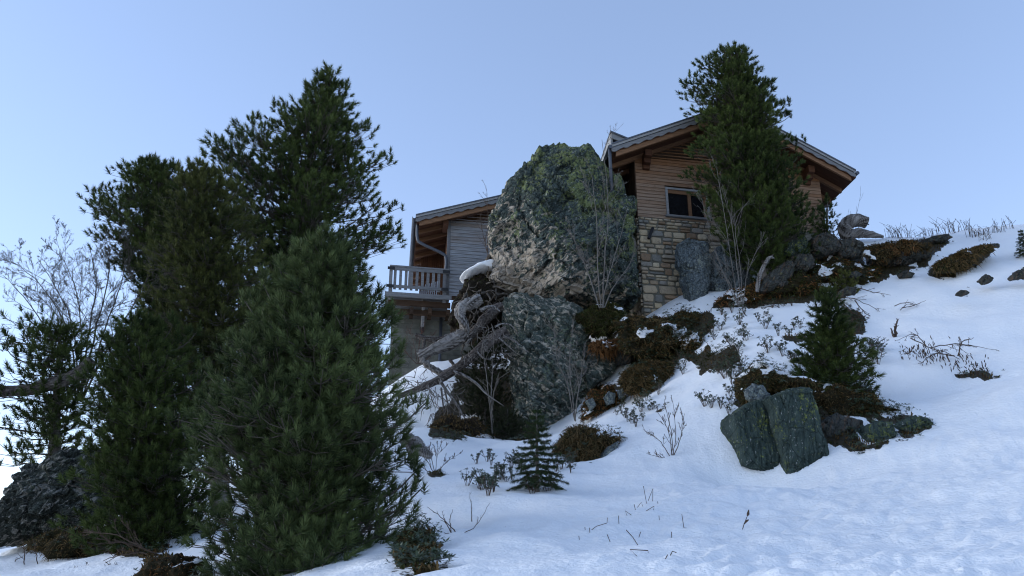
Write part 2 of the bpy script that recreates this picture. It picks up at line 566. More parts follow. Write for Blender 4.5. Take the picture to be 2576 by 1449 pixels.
def tps_fit(c, lam=.02):
    n = len(c)
    d = np.sqrt(((c[:, None, :2] - c[None, :, :2]) ** 2).sum(-1))
    K = d * d * np.log(d + 1e-9) + lam * np.eye(n) * 10
    Pm = np.concatenate([np.ones((n, 1)), c[:, :2]], 1)
    A = np.zeros((n + 3, n + 3)); A[:n, :n] = K; A[:n, n:] = Pm; A[n:, :n] = Pm.T
    b = np.zeros(n + 3); b[:n] = c[:, 2]
    return np.linalg.solve(A, b)


TW = tps_fit(cp)
# melt hollows beside rocks: x, y, radius, depth
WELLS = []
WELLS += [(P(1840, 1160, 12.9)[0], 12.9, .55, .35), (P(1960, 1210, 12.6)[0], 12.45, .75, .30), (P(1480, 1165, 15.2)[0], 15.2, .4, .25), (P(1400, 1230, 15)[0], 14.9, .5, .06)]


for k in range(18):
    t_ = k / 17
    fx, fy = 1.55 + 2.9 * t_ + (.11 if k % 2 else -.11), 5.2 + 6.2 * t_
    WELLS.append((fx, fy, .11, .045))
for k in range(14):
    t_ = k / 13
    WELLS.append((3.3 + 1.2 * t_ + (.1 if k % 2 else -.1), 7.0 + 6.0 * t_ + .4 * math.sin(5 * t_), .11, .035))


def ground_base(x, y):
    x = np.atleast_1d(np.asarray(x, float)); y = np.atleast_1d(np.asarray(y, float))
    r = np.hypot(x, y); k = np.minimum(1, 62 / np.maximum(r, 1e-6))
    X, Y = x * k, y * k
    z = TW[-3] + TW[-2] * X + TW[-1] * Y
    for i in range(len(cp)):
        d2 = (X - cp[i, 0]) ** 2 + (Y - cp[i, 1]) ** 2
        z = z + TW[i] * .5 * d2 * np.log(d2 + 1e-9)
    z = z - np.maximum(r - 62, 0) * .35
    return z


def ground(x, y, detail=True):
    x = np.atleast_1d(np.asarray(x, float)); y = np.atleast_1d(np.asarray(y, float))
    z = ground_base(x, y)
    q = np.stack([x, y, 0 * x], 1)
    r = np.hypot(x, y)
    far = np.clip((r - 3) / 14, .15, 1)
    z = z + .13 * far * fbm(q * .4, 3, 3) + .045 * np.clip(r / 7, .25, 1) * fbm(q * 1.3 + 5, 3, 9)
    # sun cups and wind ripples of the open snowfield
    rip = np.clip((x * .9 - .12 * y + 1.6) / 2.2, .12, 1) * np.clip((17 - r) / 5, 0, 1)
    wq = np.stack([vnoise(q * 1.7, 5), vnoise(q * 1.7, 6), 0 * x], 1)
    qq = np.stack([(x * .85 + y * .5) * 4.6, (-x * .5 + y * .85) * 8.5, 0 * x], 1)
    z = z + rip * .024 * vnoise(qq + 1.1 * wq, 21) + rip * .015 * vnoise(qq * 1.9 + 1.4 * wq + 9, 23)
    z = z + .010 * fbm(q * 3.1, 3, 31)
    for (wx, wy, wr, wd) in WELLS:
        z = z - wd * np.exp(-((x - wx) ** 2 + (y - wy) ** 2) / (wr * wr))
    return z


def G(x, y):
    return float(ground(x, y)[0])


def on_ground(px, py, dmin=3.0, dmax=40.0):
    """where the line of sight through a photo pixel meets the snow"""
    d = ray(px, py); d = d / d[1]
    ds = np.arange(dmin, dmax, .08)
    z = ground(d[0] * ds, ds) - d[2] * ds
    hit = np.nonzero(z >= 0)[0]
    if not len(hit):
        return on_ground(px, py + 4, dmin, dmax) if py < 1460 else np.array([d[0] * dmax, dmax, G(d[0] * dmax, dmax)])
    D = ds[hit[0]]
    x, y = d[0] * D, D
    return np.array([x, y, G(x, y)])


PATCH = [  # outline in the photo, nearest and farthest distance
    ([(1470, 800), (1560, 772), (1600, 788), (1650, 800), (1700, 790), (1760, 778), (1800, 790), (1785, 850), (1790, 905), (1755, 925), (1715, 895), (1690, 935), (1640, 985), (1575, 1000), (1560, 970), (1590, 920), (1545, 880), (1500, 860)], 18, 25),
    ([(1750, 945), (1795, 890), (1840, 865), (1868, 905), (1820, 930)], 16, 21),
    ([(1780, 775), (1850, 725), (1930, 690), (2060, 600), (2180, 615), (2240, 640), (2230, 700), (2150, 735), (2110, 755), (1990, 762), (1900, 775)], 19, 27),
    ([(2180, 625), (2300, 602), (2390, 590), (2395, 605), (2350, 640), (2330, 665), (2260, 692), (2190, 695)], 19, 27),
    ([(2325, 695), (2360, 660), (2400, 640), (2510, 606), (2522, 632), (2470, 650), (2450, 690), (2380, 704)], 18, 25),
    ([(1845, 1030), (1848, 950), (1910, 905), (1990, 935), (2060, 955), (2180, 960), (2210, 1000), (2190, 1035), (2340, 1050), (2345, 1085), (2260, 1110), (2160, 1138), (2060, 1110), (2030, 1000), (1950, 995)], 11, 18),
    ([(1395, 1130), (1420, 1085), (1460, 1068), (1510, 1080), (1560, 1095), (1550, 1130), (1480, 1185)], 13, 18),
    ([(1955, 848), (2000, 835), (2060, 825), (2060, 850), (2000, 866)], 15, 20), ([(2140, 765), (2180, 800), (2172, 845), (2120, 850), (2090, 800)], 16, 22), ([(1975, 905), (2040, 895), (2050, 925)], 14, 18),
    ([(1455, 1065), (1475, 990), (1500, 970), (1575, 962), (1592, 1000), (1500, 1045)], 17, 23),
    ([(1075, 1098), (1095, 1040), (1130, 1000), (1160, 900), (1290, 860), (1310, 1000), (1360, 1095), (1300, 1112), (1210, 1092), (1150, 1108)], 17, 29),
    ([(190, 1335), (330, 1310), (440, 1380), (350, 1412), (250, 1388)], 8, 17), ([(50, 1385), (120, 1335), (200, 1345), (140, 1395)], 8, 17), ([(330, 1460), (370, 1415), (520, 1405), (540, 1460)], 6, 12),
    ([(2525, 708), (2576, 672), (2620, 690), (2600, 702)], 15, 23), ([(985, 1380), (1020, 1330), (1085, 1330), (1110, 1400), (1110, 1450), (1000, 1450)], 6, 9.5),
    ([(1005, 1150), (1030, 1115), (1085, 1140), (1060, 1160)], 11, 17), ([(2250, 862), (2265, 850), (2275, 862)], 13, 20), ([(2405, 744), (2436, 736), (2438, 746)], 15, 22), ([(1070, 1190), (1110, 1180), (1125, 1195), (1090, 1205)], 11, 17),
    ([(1640, 1025), (1680, 1015), (1668, 1035), (1640, 1040)], 13, 19), ([(2380, 945), (2480, 930), (2560, 938), (2480, 955)], 11, 16)]


def poly_mask(poly, x, y):
    inside = np.zeros(len(x), bool); n = len(poly)
    for i in range(n):
        (x0, y0), (x1, y1) = poly[i], poly[(i + 1) % n]
        c = ((y0 > y) != (y1 > y)) & (x < (x1 - x0) * (y - y0) / (y1 - y0 + 1e-12) + x0)
        inside ^= c
    return inside


def patch_mask(V):
    yy = V[:, 1] * CS + V[:, 2] * SN
    ok = (V[:, 1] > 3) & (yy > 1)
    yy = np.where(ok, yy, 1)
    up = -V[:, 1] * SN + V[:, 2] * CS
    px = 1288 + FPX * V[:, 0] / yy; py = 724.5 - FPX * up / yy
    m = np.zeros(len(V))
    q = V * np.array([1.6, 1.6, 1.6])
    jx, jy = fbm(q, 4, 61, .6), fbm(q + 31, 4, 67, .6)
    for poly, d0, d1 in PATCH:
        sel = np.nonzero(ok & (V[:, 1] > d0) & (V[:, 1] < d1))[0]
        s = FPX / V[sel, 1] * .13
        for k, (ax, ay) in enumerate(((1, 1), (-.5, .8), (.6, -1), (-1, -.6))):
            m[sel] += .25 * poly_mask(poly, px[sel] + s * jx[sel] * ax, py[sel] + s * .8 * jy[sel] * ay)
    m = m - .8 * np.clip((fbm(V * 1.15 + 3, 4, 91, .6) - .28) * 4, 0, 1)
    return np.clip(m, 0, 1)


def build_terrain():
    az = np.concatenate([np.arange(-180, -46, 4.0), np.arange(-46, -37, 1.0), np.arange(-37, 37.01, .165), np.arange(38, 46, 1.0), np.arange(46, 180, 4.0)])
    rr = [.5]
    while rr[-1] < 46: rr.append(rr[-1] * 1.0105)
    while rr[-1] < 900: rr.append(rr[-1] * 1.12)
    rr = np.array(rr)
    A, Rr = np.meshgrid(np.radians(az), rr)
    x = (np.sin(A) * Rr).ravel(); y = (np.cos(A) * Rr).ravel()
    z = ground(x, y)
    n = len(az); m = len(rr)
    V = np.stack([x, y, z], 1)
    V = np.vstack([V, [[0, 0, G(0, 0)]]])
    ii, jj = np.meshgrid(np.arange(m - 1), np.arange(n), indexing='ij')
    j2 = (jj + 1) % n
    F = np.stack([ii * n + jj, ii * n + j2, (ii + 1) * n + j2, (ii + 1) * n + jj], -1).reshape(-1, 4)[:, ::-1]
    mk = patch_mask(V)
    o = part("snow_ground", V, F, M['snow'], None, True, tint=mk, org=(0, 0, 0))
    tag(o, kind="structure")
    # low ground cover on the snow-free soil
    c = mk[F].mean(1)
    a, b, d = V[F[:, 0]], V[F[:, 1]], V[F[:, 2]]
    nn = np.cross(b - a, d - a); ar = np.linalg.norm(nn, axis=1); nn = nn / np.maximum(ar[:, None], 1e-12)
    nn *= np.sign(nn[:, 2])[:, None]
    dist = np.linalg.norm(V[F[:, 0]], axis=1)
    rg = np.random.default_rng(901)

    def scatter(n, lo, sd_, pw=1.4):
        sel = (c > lo) & (dist < 34)
        wgt = np.where(sel, ar / dist ** pw, 0)
        k = rg.choice(len(F), n, p=wgt / wgt.sum())
        r1, r2 = np.sqrt(rg.random(n)), rg.random(n)
        p = V[F[k, 0]] * (1 - r1)[:, None] + V[F[k, 1]] * (r1 * (1 - r2))[:, None] + V[F[k, 2]] * (r1 * r2)[:, None]
        return p, nn[k]

    p, nv = scatter(15000, .5, 1)
    sel = vnoise(p * 1.4, 71) + .25 * vnoise(p * 6, 72) > .12
    for nm, m, q, l0, l1 in (("heath_grass", 'grass', ~sel, .07, .22), ("heath_moss", 'moss', sel, .05, .14)):
        pp, qn = p[q], nv[q] + np.array([0, -.35, 0])
        bv, bf, bt = blades(pp, qn, l0, l1, .010, 1.0, 77)
        o = part(nm, bv, bf, M[m], None, False, bt, org=(0, 20, 5)); tag(o, "brown and olive heath grass covering the snow-free soil" if m == 'grass' else "short dark moss and heather on the snow-free soil", "ground cover", kind="stuff")
    p, nv = scatter(4600, .18, 2)
    q = vnoise(p * 1.2, 81) > .0
    p, nv = p[q], nv[q]
    rv, rf, rt = rosettes(p + np.array([0, 0, 1.]) * rg.uniform(.01, .12, (len(p), 1)), nv + np.array([0, -.2, .6]), .062, 7, 83)
    o = part("heath_leaves", rv, rf, M['leaf'], None, False, rt, org=(0, 20, 5)); tag(o, "tiny dark evergreen leaves along the edges of the heath", "ground cover", kind="stuff")


# ------------------------------------------------------------------ rocks


def rock_arrays(outline, D, thick, n=2.6, nt=150, npsi=46, amp=.05, facet=.08, strata_amp=.03, lean=0.0, seed=0, fscale=1.0, sdir=(.5, .2, .85), back=None, shrink=1.0, fold=None, fsm=1.0):
    pts = np.array([P(px, py, D) for px, py in outline])
    c = pts.mean(0)
    q = pts[:, [0, 2]] - c[[0, 2]]
    th = np.linspace(0, 2 * np.pi, nt, endpoint=False)
    rad = np.zeros(nt)
    for k, t in enumerate(th):
        dx, dz = math.cos(t), math.sin(t)
        best = 0
        for i in range(len(q)):
            ax, az = q[i]; bx, bz = q[(i + 1) % len(q)]
            ex, ez = bx - ax, bz - az
            den = dx * ez - dz * ex
            if abs(den) < 1e-9: continue
            s = (ax * ez - az * ex) / den
            u = (ax * dz - az * dx) / den
            if s > 0 and -1e-6 <= u <= 1 + 1e-6: best = max(best, s)
        rad[k] = best
    rad = rad * shrink
    bt = thick if back is None else back
    N = max(24, int(math.sqrt(nt * npsi) * .72))
    g = np.linspace(-1, 1, N)
    X, Y = np.meshgrid(g, g, indexing='ij')
    du, dv_ = X * np.sqrt(1 - Y * Y / 2), Y * np.sqrt(1 - X * X / 2)
    rho = np.clip(np.hypot(du, dv_), 0, 1); tt = np.mod(np.arctan2(dv_, du), 2 * np.pi)
    sr = 1 - (1 - rho) ** (1.5 if n < 3 else 2.0)
    rr = np.interp(tt, np.append(th, 2 * np.pi), np.append(rad, rad[0]))
    hh = (1 - np.clip(sr, 0, 1) ** n) ** (1 / n)
    ids_f = np.arange(N * N).reshape(N, N)
    inner_ = np.zeros((N, N), bool); inner_[1:-1, 1:-1] = True
    ids_b = ids_f.copy(); ids_b[inner_] = N * N + np.arange(inner_.sum())
    vx, vz = rr * sr * np.cos(tt), rr * sr * np.sin(tt)
    front = np.stack([vx, -hh * thick / 2, vz], -1).reshape(-1, 3)
    rear = np.stack([vx, hh * bt / 2, vz], -1)[inner_]
    V = np.vstack([front, rear])
    ii, jj = np.meshgrid(np.arange(N - 1), np.arange(N - 1), indexing='ij'); ii, jj = ii.ravel(), jj.ravel()
    Ff = np.stack([ids_f[ii, jj], ids_f[ii + 1, jj], ids_f[ii + 1, jj + 1], ids_f[ii, jj + 1]], -1)
    Fb = np.stack([ids_b[ii, jj], ids_b[ii, jj + 1], ids_b[ii + 1, jj + 1], ids_b[ii + 1, jj]], -1)
    F = [tuple(f) for f in np.vstack([Ff, Fb])]
    # displacement along the superellipsoid normal
    size = np.sqrt(np.mean(rad ** 2))
    e1, e2 = sr ** (n - 1) / np.maximum(rr, .05), hh ** (n - 1) / (thick / 2)
    nx, nz = e1 * np.cos(tt), e1 * np.sin(tt)
    nrm = np.vstack([np.stack([nx, -e2, nz], -1).reshape(-1, 3), np.stack([nx, e2, nz], -1)[inner_]])
    nrm /= np.maximum(np.linalg.norm(nrm, axis=1, keepdims=True), 1e-9)
    w = V / size * fscale
    d = amp * fbm(w * 1.6, 5, seed + 1, .55)
    wj = .3 * np.stack([vnoise(w * 2, 3), vnoise(w * 2, 4), vnoise(w * 2, 5)], 1)
    f1, f2, cid, tl = worley(w * .95 + wj * .6, seed + 3)
    d = d + facet * (2.2 - .7 * fsm) * tl
    f1, f2, cid, tl = worley(w * 2.0 + wj, seed + 5)
    d = d + facet * (.8 * (cid - .5) + 1.1 * tl) - facet * .4 * np.clip(1 - (f2 - f1) * 8, 0, 1)
    f1, f2, cid, tl = worley(w * np.array([5.0, 5.0, 4.0]) + wj, seed + 9)
    d = d + fsm * facet * .45 * (.8 * (cid - .5) + 1.1 * tl) - facet * .2 * np.clip(1 - (f2 - f1) * 7, 0, 1)
    f1, f2, cid, tl = worley(w * 12.0, seed + 12)
    d = d + fsm * facet * .16 * ((cid - .5) + tl)
    sd = np.array(sdir) / np.linalg.norm(sdir)
    s = (w @ sd) * 5.5 + 1.2 * fbm(w * 1.5, 3, seed + 20)
    d = d + strata_amp * ((s - np.floor(s)) ** 1.5 - .5)
    edge = np.abs(V[:, 1]) / (thick / 2)
    V = V + nrm * (d * size)[:, None] * (.5 + .5 * np.clip(edge * 1.5, 0, 1))[:, None]
    V[:, 1] += lean * V[:, 2]
    if fold:
        a_, b_, k_ = fold
        pa, pb = P(*a_, D)[[0, 2]] - c[[0, 2]], P(*b_, D)[[0, 2]] - c[[0, 2]]
        tdir = (pb - pa) / np.linalg.norm(pb - pa); nl = np.array([tdir[1], -tdir[0]])
        dist_ = (V[:, [0, 2]] - pa) @ nl + .12 * size * fbm(w * 2.2, 3, seed + 40)
        V[:, 1] += np.where(V[:, 1] < .2 * thick, k_ * np.maximum(dist_, 0), 0)
    return V + c, F


def rock(name, label, outline, D, thick, mat, cat="rock", group=None, **kw):
    V, F = rock_arrays(outline, D, thick, **kw)
    base = np.array([V[:, 0].mean(), V[:, 1].mean(), V[:, 2].min()])
    o = part(name, V, F, M[mat], None, False, org=V.mean(0))
    return tag(o, label, cat, group)


def surf_samples(V, F, n, front=-.1, seed=0, zmin=None):
    """random points with normals on the camera side of a mesh"""
    rg = np.random.default_rng(seed)
    T = []
    for f in F:
        T.append(f[:3])
        if len(f) == 4: T.append((f[0], f[2], f[3]))
    T = np.array(T); a, b, c = V[T[:, 0]], V[T[:, 1]], V[T[:, 2]]
    nn = np.cross(b - a, c - a); ar = np.linalg.norm(nn, axis=1)
    nn = nn / np.maximum(ar[:, None], 1e-12)
    ctr = V.mean(0)
    sgn = np.sign(((a - ctr) * nn).sum(1)); nn = nn * np.where(sgn == 0, 1, sgn)[:, None]
    wgt = ar * ((nn[:, 1] < front) | (nn[:, 2] > .35))
    k = rg.choice(len(T), n, p=wgt / wgt.sum())
    r1, r2 = rg.random(n), rg.random(n)
    r1 = np.sqrt(r1)
    p = a[k] * (1 - r1)[:, None] + b[k] * (r1 * (1 - r2))[:, None] + c[k] * (r1 * r2)[:, None]
    return p, nn[k]


def blades(p, nrm, lmin, lmax, width, droop, seed=0, outw=.7, jitter=.5):
    """curved grass blades: two quads and a tip each, as triangles"""
    rg = np.random.default_rng(seed); n = len(p)
    L = rg.uniform(lmin, lmax, n)[:, None]
    d = nrm * outw + np.array([0, 0, .35]) + rg.normal(0, jitter, (n, 3)) * .5
    d /= np.linalg.norm(d, axis=1, keepdims=True)
    side = np.cross(d, rg.normal(0, 1, (n, 3))); side /= np.maximum(np.linalg.norm(side, axis=1, keepdims=True), 1e-9)
    side = side * width
    g = np.array([0, 0, -1.0]) * droop
    p1 = p + d * L * .45 + g * L * .12
    p2 = p + d * L * .8 + g * L * .5
    V = np.stack([p - side, p + side, p1 - side * .8, p1 + side * .8, p2], 1).reshape(-1, 3)
    b = (np.arange(n) * 5)[:, None]
    F = np.concatenate([b + np.array([0, 1, 3]), b + np.array([0, 3, 2]), b + np.array([2, 3, 4])], 0)
    t = np.repeat(rg.random(n) ** 1.2, 5)
    return V, F, t


def rosettes(p, up, size, nleaf, seed=0, wid=.30):
    """leaf rosettes (alpenrose): p, up (n,3)"""
    rg = np.random.default_rng(seed); n = len(p)
    V, F, T = [], [], []
    up = up / np.maximum(np.linalg.norm(up, axis=1, keepdims=True), 1e-9)
    x = np.cross(up, rg.normal(0, 1, (n, 3))); x /= np.linalg.norm(x, axis=1, keepdims=True)
    y = np.cross(up, x)
    tone = rg.random(n)
    sz = size * rg.uniform(.7, 1.25, n)[:, None]
    for k in range(nleaf):
        a = 2 * np.pi * k / nleaf + rg.normal(0, .25, n)
        el = rg.uniform(.0, .9, n)[:, None]
        d = (x * np.cos(a)[:, None] + y * np.sin(a)[:, None]) * np.cos(el) + up * np.sin(el)
        s = np.cross(up, d); s /= np.maximum(np.linalg.norm(s, axis=1, keepdims=True), 1e-9)
        q0 = p; q1 = p + d * sz * .5 + s * sz * wid * .5; q2 = p + d * sz - up * sz * .12; q3 = p + d * sz * .5 - s * sz * wid * .5
        V.append(np.stack([q0, q1, q2, q3], 1).reshape(-1, 3)); T.append(np.repeat(np.clip(tone + rg.normal(0, .15, n), 0, 1), 4))
    V = np.vstack(V); T = np.concatenate(T)
    F = np.arange(len(V)).reshape(-1, 4)
    return V, F, T


def mound(name, label, outline, D, thick, cat="heath mound", grass=('grass', 1500, .12, .30), leaves=None, mat='heath', group=None, seed=0, droop=.9, n=2.0, lean=0.15, amp=.26, **kw):
    V, F = rock_arrays(outline, D, thick, n=n, nt=110, npsi=36, amp=amp, facet=.10, strata_amp=0, seed=seed, lean=lean, **kw)
    root = thing(name, label, cat, (V[:, 0].mean(), V[:, 1].mean(), V[:, 2].min()), group)

    def caught(p, nz):
        return np.clip((fbm(p * 1.5 + seed, 4, 17, .62) + .45 * nz - .62) * 7, 0, 1) * (mat == 'heath')

    Fa = np.array(F); fn = np.cross(V[Fa[:, 1]] - V[Fa[:, 0]], V[Fa[:, 2]] - V[Fa[:, 0]]); fn /= np.maximum(np.linalg.norm(fn, axis=1, keepdims=True), 1e-12)
    fc = V[Fa].mean(1); fn *= np.sign(((fc - V.mean(0)) * fn).sum(1))[:, None]
    vz = np.zeros(len(V)); cn = np.zeros(len(V))
    for q in range(4): np.add.at(vz, Fa[:, q], fn[:, 2]); np.add.at(cn, Fa[:, q], 1)
    vz /= np.maximum(cn, 1)
    part("soil", V, F, M[mat], root, True, caught(V, vz))
    pxm = np.linalg.norm(V.mean(0)) / (FPX * .3975)
    for i, (gm, cnt, l0, l1) in enumerate(grass if isinstance(grass, list) else [grass]):
        if not cnt: continue
        p, nn = surf_samples(V, F, cnt, seed=seed + 3 + i)
        keep = caught(p, nn[:, 2]) < .35
        if gm == 'orangegrass' or i:
            keep &= vnoise(p * 2.2, seed + i) > (-.05 if i else -2)
        p, nn = p[keep], nn[keep]
        bv, bf, bt = blades(p - nn * .01, nn, l0, l1, pxm * .32, droop, seed + 7 + i)
        part("grass" if gm != 'moss' else "moss", bv, bf, M[gm], root, tint=bt)
    if leaves:
        cnt, size = leaves
        p, nn = surf_samples(V, F, cnt, seed=seed + 11)
        keep = vnoise(p * 1.9, seed + 4) > -.25
        p, nn = p[keep], nn[keep]
        rv, rf, rt = rosettes(p + nn * RNG.uniform(.0, .13, (len(p), 1)) + np.array([0, 0, .05]), nn * .5 + np.array([0, -.2, 1.0]), size, 7, seed)
        part("foliage", rv, rf, M['leaf'], root, tint=rt)
    return root


# ------------------------------------------------------------------ conifers


def make_tufts(pos, dirs, scale, nneed, nwidth, seed, alpha0=64, alpha1=13, axis_len=.55, need_len=.58, clump=0.0):
    """brushes of needles: all as triangles. pos, dirs (n,3); scale (n,)"""
    rg = np.random.default_rng(seed); n = len(pos)
    d = dirs / np.maximum(np.linalg.norm(dirs, axis=1, keepdims=True), 1e-9)
    x = np.cross(d, rg.normal(0, 1, (n, 3))); x /= np.maximum(np.linalg.norm(x, axis=1, keepdims=True), 1e-9)
    y = np.cross(d, x)
    k = np.arange(nneed)
    f = (k + .5) / nneed
    az = k * 2.39996
    V = np.empty((n, nneed, 3, 3), np.float32)
    tone = np.clip(.55 * rg.random(n) + .45 * (.5 + 1.1 * vnoise(pos * 1.1, seed)), 0, 1)
    T = np.empty((n, nneed, 3), np.float32)
    for i in range(nneed):
        fi = np.clip(f[i] + rg.normal(0, .08, n), 0, 1)
        al = np.radians(alpha0 + (alpha1 - alpha0) * fi + rg.normal(0, 7, n))
        a = az[i] + rg.normal(0, .3, n)
        rd = x * np.cos(a)[:, None] + y * np.sin(a)[:, None]
        nd = d * np.cos(al)[:, None] + rd * np.sin(al)[:, None]
        L = scale * need_len * rg.uniform(.75, 1.1, n)
        b = pos + d * (scale * axis_len * fi)[:, None]
        s = np.cross(nd, rg.normal(0, 1, (n, 3))); s /= np.maximum(np.linalg.norm(s, axis=1, keepdims=True), 1e-9)
        s = s * nwidth
        tip = b + nd * L[:, None] - np.array([0, 0, .10]) * (L * np.sin(al))[:, None]
        V[:, i, 0] = b - s; V[:, i, 1] = b + s; V[:, i, 2] = tip
        T[:, i, :] = np.clip(tone * .6 + rg.random(n) * .22 + .42 * (fi - .4), 0, 1)[:, None]  # tips lighter, bases darker: young growth plus lit tips painted into the tint
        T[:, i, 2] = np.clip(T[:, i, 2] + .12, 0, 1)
    V = V.reshape(-1, 3)
    return V, np.arange(len(V)).reshape(-1, 3), T.reshape(-1)


def batch_tubes(segs, n=4):
    """many short tubes, each a (pts, rads) polyline -> one quad array"""
    by = {}
    for pts, rads in segs:
        pts = np.asarray(pts, float)
        by.setdefault(len(pts), []).append((pts, np.broadcast_to(np.asarray(rads, float), (len(pts),))))
    Vs, Fs, off = [], [], 0
    ang = 2 * np.pi * np.arange(n) / n
    for m, lst in by.items():
        A = np.stack([a for a, _ in lst]); Rr = np.stack([b for _, b in lst])
        tg = np.gradient(A, axis=1); tg /= np.maximum(np.linalg.norm(tg, axis=2, keepdims=True), 1e-9)
        steep = np.abs(tg[:, :, 2]).mean(1) > .6
        ref = np.where(steep[:, None], np.array([.31, .95, .1]), np.array([.05, .1, 1.0]))[:, None, :]
        x = np.cross(tg, ref); x /= np.maximum(np.linalg.norm(x, axis=2, keepdims=True), 1e-9)
        y = np.cross(tg, x)
        V = A[:, :, None, :] + Rr[:, :, None, None] * (x[:, :, None, :] * np.cos(ang)[None, None, :, None] + y[:, :, None, :] * np.sin(ang)[None, None, :, None])
        k = len(lst)
        ii, jj, kk = np.meshgrid(np.arange(k), np.arange(m - 1), np.arange(n), indexing='ij')
        k2 = (kk + 1) % n; b = ii * m * n + jj * n
        F = np.stack([b + kk, b + k2, b + n + k2, b + n + kk], -1).reshape(-1, 4) + off
        Vs.append(V.reshape(-1, 3)); Fs.append(F); off += k * m * n
    return np.vstack(Vs), np.vstack(Fs)


